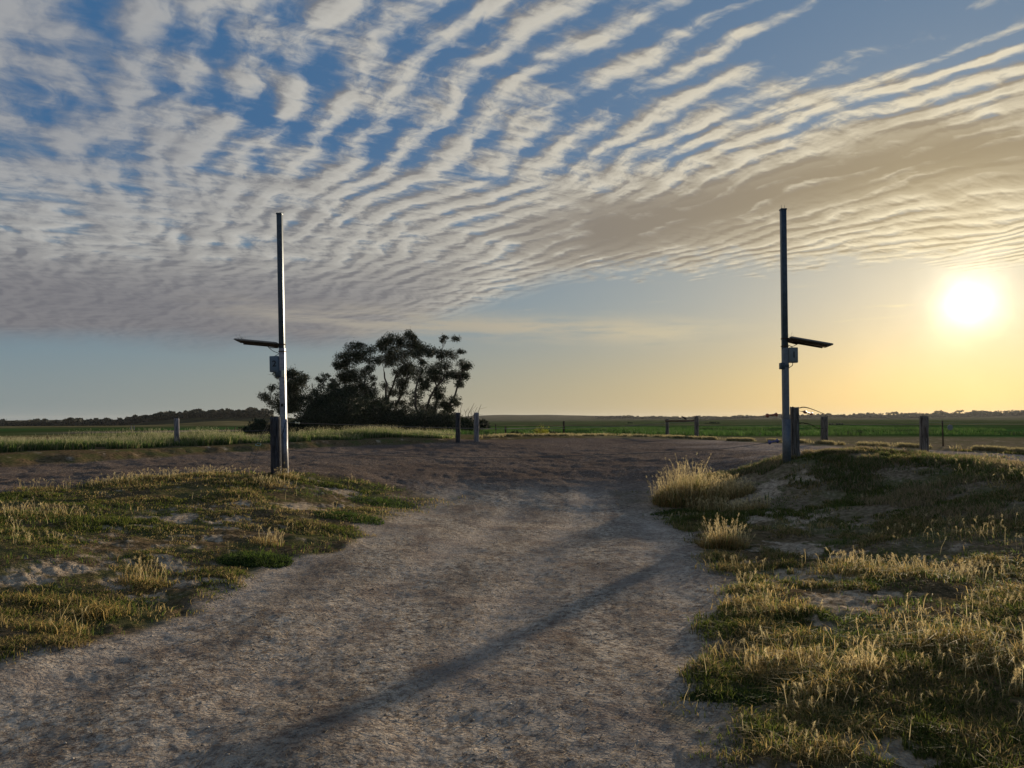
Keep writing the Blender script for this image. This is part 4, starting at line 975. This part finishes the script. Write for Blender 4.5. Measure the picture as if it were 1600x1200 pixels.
def gum(name, label, u0, v0, D, clumps, seed, group, leafcol=((.020, .030, .014), (.050, .060, .026)), trunks=2, dens=1.0, cat='tree', bare=(), leafsize=.105, depth=.55):
    rng = np.random.default_rng(seed); px = D / FPX; b = P(u0, v0, D); b.z = Hz(b.x, b.y) - .1; o = empty(name, b); o_ = np.array(b)
    cs = [(P(u, v, D) - b, r * px) for (u, v, r) in clumps]
    cs = [(c + Vector((0, rng.uniform(-1, 1) * depth * max(2.2, r * 2), 0)), r) for c, r in cs]
    m = MB(); H_ = max(c.z for c, r in cs); W_ = max(abs(c.x) for c, r in cs)
    # a few leaders out of the ground, then each clump is reached from the nearest point of the skeleton
    nodes = []; extra = []
    for t in range(trunks):
        gsel = [c for i, (c, r) in enumerate(sorted(cs, key=lambda q: q[0].x)) if i * trunks // len(cs) == t] or [cs[0][0]]
        mean = sum(gsel, Vector()) / len(gsel); tgt = Vector((mean.x, mean.y, H_ * .62))
        st = Vector((rng.normal(0, .12), rng.normal(0, .12), 0)); r0 = .021 * H_ * (1.2 if trunks == 1 else .8)
        pts = limb(m, st, tgt, r0, r0 * .42, rng, 9, 9, .10)
        nodes += [(p, r0 * (1 - .58 * i / 9)) for i, p in enumerate(pts) if i >= 2]
    for c, r in sorted(cs, key=lambda q: q[0].length):
        best = min(nodes, key=lambda q: (q[0] - c).length + max(0, q[0].z - c.z + r) * 3.0)
        ra = min(best[1] * .75, .013 * (c - best[0]).length + .035); pts = limb(m, best[0], c - Vector((0, 0, r * .2)), ra, max(ra * .4, .025), rng, 6, 7, .13)
        if rng.random() < .75 and cat == 'tree': extra.append((pts[4] + Vector(rng.normal(0, .3, 3)), r * rng.uniform(.5, .8)))
        nodes += [(p, ra * (1 - .6 * i / 7)) for i, p in enumerate(pts) if i >= 3]
        for _ in range(7):
            e = c + Vector(rng.normal(0, .7, 3)) * r; e.z = c.z + rng.normal(.1, .4) * r
            limb(m, pts[int(rng.integers(2, 7))], e, ra * .5 + .010, .012, rng, 4, 4, .12)
    for (uu, vv) in bare:
        c = P(uu, vv, D) - b; best = min(nodes, key=lambda q: (q[0] - c).length); pts = limb(m, best[0], c, .05, .02, rng, 5, 6, .1)
        for _ in range(6): e = pts[int(rng.integers(2, 6))]; limb(m, e, e + Vector((rng.normal(0, .5), rng.normal(0, .4), abs(rng.normal(.4, .4)))), .02, .008, rng, 3, 3, .1)
    m.build('trunk', M_BARK, o, True)
    parts = []
    for c, r in cs + extra:
        r *= 1.25; n = int(430 * dens * (r / .6) ** 1.8) + 60
        parts.append(leaves(np.array(c), r, n, rng, leafsize, leafcol))
    V, F, c = join(parts); mesh_from('crown', V, F, M_LEAF, parent=o, col=dict(tint=c)); tag(o, label, cat, group); return o
def Z(l): return [(400 + x / 4.444, 510 + y / 4.444, r / 4.444) for x, y, r in l]
GT = 'gum trees in the clump left of centre'
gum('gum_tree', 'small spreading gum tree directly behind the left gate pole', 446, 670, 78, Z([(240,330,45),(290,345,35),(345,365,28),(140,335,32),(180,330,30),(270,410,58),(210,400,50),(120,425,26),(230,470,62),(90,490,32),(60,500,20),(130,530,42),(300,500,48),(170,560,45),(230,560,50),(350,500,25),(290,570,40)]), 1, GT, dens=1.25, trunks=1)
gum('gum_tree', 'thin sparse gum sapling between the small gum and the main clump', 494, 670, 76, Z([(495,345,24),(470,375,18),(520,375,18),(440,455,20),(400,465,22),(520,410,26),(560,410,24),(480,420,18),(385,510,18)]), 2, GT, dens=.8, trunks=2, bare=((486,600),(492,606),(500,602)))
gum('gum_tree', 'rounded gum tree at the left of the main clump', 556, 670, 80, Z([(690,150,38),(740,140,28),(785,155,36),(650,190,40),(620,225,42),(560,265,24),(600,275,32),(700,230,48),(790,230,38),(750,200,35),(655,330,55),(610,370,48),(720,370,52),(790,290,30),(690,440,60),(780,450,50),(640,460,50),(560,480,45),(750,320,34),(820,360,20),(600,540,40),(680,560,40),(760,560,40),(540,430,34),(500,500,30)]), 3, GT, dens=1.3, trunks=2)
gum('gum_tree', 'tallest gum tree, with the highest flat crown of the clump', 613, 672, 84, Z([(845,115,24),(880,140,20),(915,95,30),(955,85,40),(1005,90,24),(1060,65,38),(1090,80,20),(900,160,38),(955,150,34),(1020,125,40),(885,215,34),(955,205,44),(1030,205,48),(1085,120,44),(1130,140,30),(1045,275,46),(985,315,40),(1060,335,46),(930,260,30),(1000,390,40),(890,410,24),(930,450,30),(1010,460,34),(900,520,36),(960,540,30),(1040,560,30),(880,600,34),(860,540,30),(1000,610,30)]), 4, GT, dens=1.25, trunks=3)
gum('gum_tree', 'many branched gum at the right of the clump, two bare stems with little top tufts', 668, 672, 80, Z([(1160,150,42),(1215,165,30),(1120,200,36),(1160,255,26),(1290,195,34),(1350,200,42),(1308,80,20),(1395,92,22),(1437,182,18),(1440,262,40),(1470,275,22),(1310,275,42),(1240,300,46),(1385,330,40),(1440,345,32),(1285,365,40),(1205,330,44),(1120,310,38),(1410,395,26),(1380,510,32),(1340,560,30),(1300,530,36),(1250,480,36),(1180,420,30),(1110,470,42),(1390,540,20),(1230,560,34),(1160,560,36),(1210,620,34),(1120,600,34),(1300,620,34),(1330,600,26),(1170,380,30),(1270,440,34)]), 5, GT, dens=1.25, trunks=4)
BG = 'dark bushes under and beside the gum trees'
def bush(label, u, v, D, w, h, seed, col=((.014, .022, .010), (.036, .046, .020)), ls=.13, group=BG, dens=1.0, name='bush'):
    """low shrub: w, h in photo pixels"""
    rng = np.random.default_rng(seed + 500); px = D / FPX; n = max(5, int(w / 7)); cl = []
    for k in range(n):
        x = (k + .5) / n * 2 - 1; t = math.sqrt(max(.05, 1 - x * x * .85)); rr = h * rng.uniform(.24, .36)
        cl.append((u + x * w / 2 * .86, v - h * t * rng.uniform(.55, .82), rr)); cl.append((u + x * w / 2 * .9 + rng.normal(0, 2), v - h * .28, rr * 1.1))
    return gum(name, label, u, v, D, cl, seed, group, col, trunks=3, dens=dens * .9, cat='bush', leafsize=ls, depth=.8)
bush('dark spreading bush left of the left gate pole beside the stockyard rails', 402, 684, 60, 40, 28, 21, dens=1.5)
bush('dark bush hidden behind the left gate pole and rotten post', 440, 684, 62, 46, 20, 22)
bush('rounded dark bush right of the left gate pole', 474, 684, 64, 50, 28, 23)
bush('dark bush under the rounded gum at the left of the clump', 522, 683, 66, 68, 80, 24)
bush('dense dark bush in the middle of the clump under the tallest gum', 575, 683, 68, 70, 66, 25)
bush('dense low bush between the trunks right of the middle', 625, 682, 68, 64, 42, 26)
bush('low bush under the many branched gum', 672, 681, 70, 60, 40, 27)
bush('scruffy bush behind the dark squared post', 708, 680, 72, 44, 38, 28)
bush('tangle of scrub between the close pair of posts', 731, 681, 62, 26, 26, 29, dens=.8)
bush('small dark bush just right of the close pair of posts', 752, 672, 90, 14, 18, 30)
# dead branching shrub rising behind the posts
def dead_shrub():
    D = 64; b = P(727, 676, D); b.z = Hz(b.x, b.y); o = empty('dead_shrub', b); m = MB(); rng = np.random.default_rng(9)
    for (u, v) in ((746, 636), (752, 632), (741, 630), (725, 640), (722, 633), (737, 642), (716, 640)):
        e = P(u, v, D) - b; pts = limb(m, (0, 0, 0), e, .045, .012, rng, 5, 7, .08)
        for _ in range(6):
            q = pts[int(rng.integers(3, 7))]; limb(m, q, q + Vector((rng.normal(.1, .3), rng.normal(0, .3), abs(rng.normal(.3, .25)))), .014, .006, rng, 3, 3, .1)
    m.build('branches', M_BARK, o); tag(o, 'leafless dead shrub with thin twigs above the close pair of posts', 'dead shrub')
dead_shrub()
# yellow flowering weed, paddock shrubs
bush('bright yellow flowering weed at the edge of the green paddock', 846, 681, 44, 13, 13, 31, ((.42, .40, .03), (.62, .56, .06)), .05, None, 1.2, 'yellow_weed')
PS = 'low dark shrubs out in the paddock'
for i, (u, v, D, w, h, lab) in enumerate(((985, 665, 230, 9, 4, 'small dark shrub on the grey line left of the shorter rail post'), (1113, 666, 210, 22, 6, 'wide low dark shrub right of the taller rail post'), (1180, 687, 52, 22, 8, 'green weedy shrub on the road edge left of the right gate pole'), (1140, 683, 58, 20, 6, 'low green shrub between rail post and right gate pole'), (1330, 681, 50, 34, 8, 'dark green shrub right of the squat post'), (805, 681, 50, 20, 5, 'low dark weed left of the yellow weed'), (865, 681, 52, 16, 5, 'low dark weed right of the yellow weed'), (1560, 685, 48, 40, 8, 'low dark green shrub at the far right fence line'))):
    bush(lab, u, v, D, w, h, 40 + i, ((.022, .040, .014), (.050, .075, .024)), .10 if D < 100 else .3, PS, 1.0, 'shrub')
# ------------------------------------------------------------------ far woods and skyline trees
def wood_band(name, us, D, hf, n, seed, col, size, v0=None):
    rng = np.random.default_rng(seed); V = []; u = rng.uniform(us[0], us[1], n)
    a = np.array([pdir(uu, 660).x / pdir(uu, 660).y for uu in u]); y = D + rng.uniform(-40, 60, n); x = a * y
    tops = np.array([hf(uu) for uu in u]); gz_ = base_h(x, y)
    k = np.floor(u / 3.1); hv = _h(k, k * 0 + 3, seed); z = gz_ + (tops * (.62 + .5 * hv)) * rng.random(n) ** .8
    p = np.stack([x + rng.normal(0, .5, n), y, z], 1); A = rng.normal(0, 1, (n, 3)); A /= np.linalg.norm(A, axis=1)[:, None]; B = np.cross(A, rng.normal(0, 1, (n, 3))); B /= np.linalg.norm(B, axis=1)[:, None]
    s_ = size * rng.uniform(.6, 1.5, n)[:, None]; V = np.stack([p - A * s_, p + B * s_ * .6, p + A * s_, p - B * s_ * .6], 1).reshape(-1, 3)
    o = mesh_from(name, V, np.arange(n * 4).reshape(n, 4), M_FAR, col=dict(tint=np.repeat(tint(n, *col, rng, .2), 4, 0))); tag(o, kind='stuff'); return o
def hill_h(u):
    return 4.4 + 1.3 * math.exp(-((u - 100) / 60) ** 2) + .5 * math.sin(u * .13) + .4 * math.sin(u * .31)
wood_band('far_woodland', (-60, 425), 505, hill_h, 52000, 7, ((.018, .024, .014), (.036, .042, .022)), .75)
wood_band('far_scrub_line', (930, 1640), 1250, lambda u: 3.2 + 3.5 * ss(u, 1150, 1500) + 2.0 * math.sin(u * .05) ** 2, 24000, 8, ((.04, .045, .03), (.07, .07, .045)), 1.3)
def far_tree(seed, flat):
    rng = np.random.default_rng(seed); o = empty('skyline_tree'); m = MB(); Ht = rng.uniform(9, 12)
    nodes = limb(m, (0, 0, -1), (rng.normal(0, 1), 0, Ht * .55), .4, .22, rng, 6, 5, .06); cs = []
    for k in range(7 if flat else 9):
        c = Vector((rng.normal(0, 4.2 if flat else 3.0), rng.normal(0, 2.5), Ht * (rng.uniform(.72, .92) if flat else rng.uniform(.4, .9)))); limb(m, nodes[-1], c, .18, .06, rng, 4, 4, .1); cs.append((c, rng.uniform(1.5, 2.6)))
    m.build('trunk', M_BARK, o)
    V, F, c = join([leaves(np.array(c), r, 130, rng, .55, ((.03, .036, .022), (.06, .065, .036)), flat=.4 if flat else .7) for c, r in cs]); mesh_from('crown', V, F, M_FAR, parent=o, col=dict(tint=c)); return o
protos = [far_tree(1, True), far_tree(2, False), far_tree(3, True), far_tree(4, False)]; used = set()
GS = 'small trees along the far skyline'
SKY = [(945, .5), (968, .6), (985, .5), (1022, .6), (1037, .55), (1058, .6), (1118, .6), (1200, .8), (1210, .9), (1341, .8), (1357, .9), (1368, .9), (1377, 1.0), (1390, 1.1), (1397, 1.3), (1404, 1.1), (1416, 1.0), (1428, 1.1), (1440, 1.0), (1455, .9), (1466, 1.4), (1478, 1.0), (1490, 1.0), (1499, 1.4), (1512, 1.0), (1526, 1.3), (1536, 1.2), (1548, 1.1), (1560, 1.2), (1572, 1.1), (1585, 1.2), (1597, 1.2)]
for i, (u, sc_) in enumerate(SKY):
    q = (0 if sc_ > 1.25 else (i * 7 + 1) % 4); src = protos[q]
    if q in used:
        o = src.copy(); C.objects.link(o)
        for ch in src.children: c2 = ch.copy(); C.objects.link(c2); c2.parent = o
    else: o = src; used.add(q)
    d = pdir(u, 655); y = 1230 + (i * 37 % 90); x = d.x / d.y * y; o.location = (x, y, float(base_h(x, y)) - .3); o.scale = (sc_ * .85,) * 3; o.rotation_euler = (0, 0, i * 2.1)
    if u < 1080: reg, gg = ('tiny hazy tree on the skyline directly behind the brown rail' if u > 1040 else 'tiny hazy tree on the open skyline left of the brown rail'), ('tiny trees behind the brown rail' if u > 1040 else 'tiny trees left of the brown rail')
    elif u < 1230: reg, gg = 'tiny hazy tree on the skyline just left of the right gate pole', 'tiny trees left of the right gate pole'
    elif sc_ > 1.35: reg, gg = 'umbrella shaped hazy tree standing taller on the skyline right of the broad post', 'umbrella trees on the far right skyline'
    elif u < 1442: reg, gg = ('small rounded hazy tree in the skyline bunch nearest the squat post' if u < 1385 else 'small rounded hazy tree in the skyline bunch just left of the broad post'), ('skyline bunch by the squat post' if u < 1385 else 'skyline bunch by the broad post')
    elif u < 1495: reg, gg = 'small rounded hazy tree on the skyline above the steel picket and round tag', 'skyline trees above the steel picket'
    else: reg, gg = 'small rounded hazy tree on the skyline at the right edge, past the round tag', 'skyline trees at the right edge'
    tag(o, reg, 'tree', gg)

# ------------------------------------------------------------------ air
hm = bpy.data.materials.new('haze_air'); hm.use_nodes = True; t = hm.node_tree; t.nodes.clear()
ho = t.nodes.new('ShaderNodeOutputMaterial'); hv = t.nodes.new('ShaderNodeVolumePrincipled'); t.links.new(hv.outputs[0], ho.inputs['Volume'])
hv.inputs['Color'].default_value = (0.92, 0.92, 0.92, 1); hv.inputs['Density'].default_value = 0.00006; hv.inputs['Anisotropy'].default_value = 0.3
zmin, zmax = float(gz.min()) - 1.0, 34.0
m = MB(); m.box((0, 0, (zmin + zmax) / 2), (10600, 10600, zmax - zmin))
o = m.build('haze', hm); tag(o, kind='stuff')
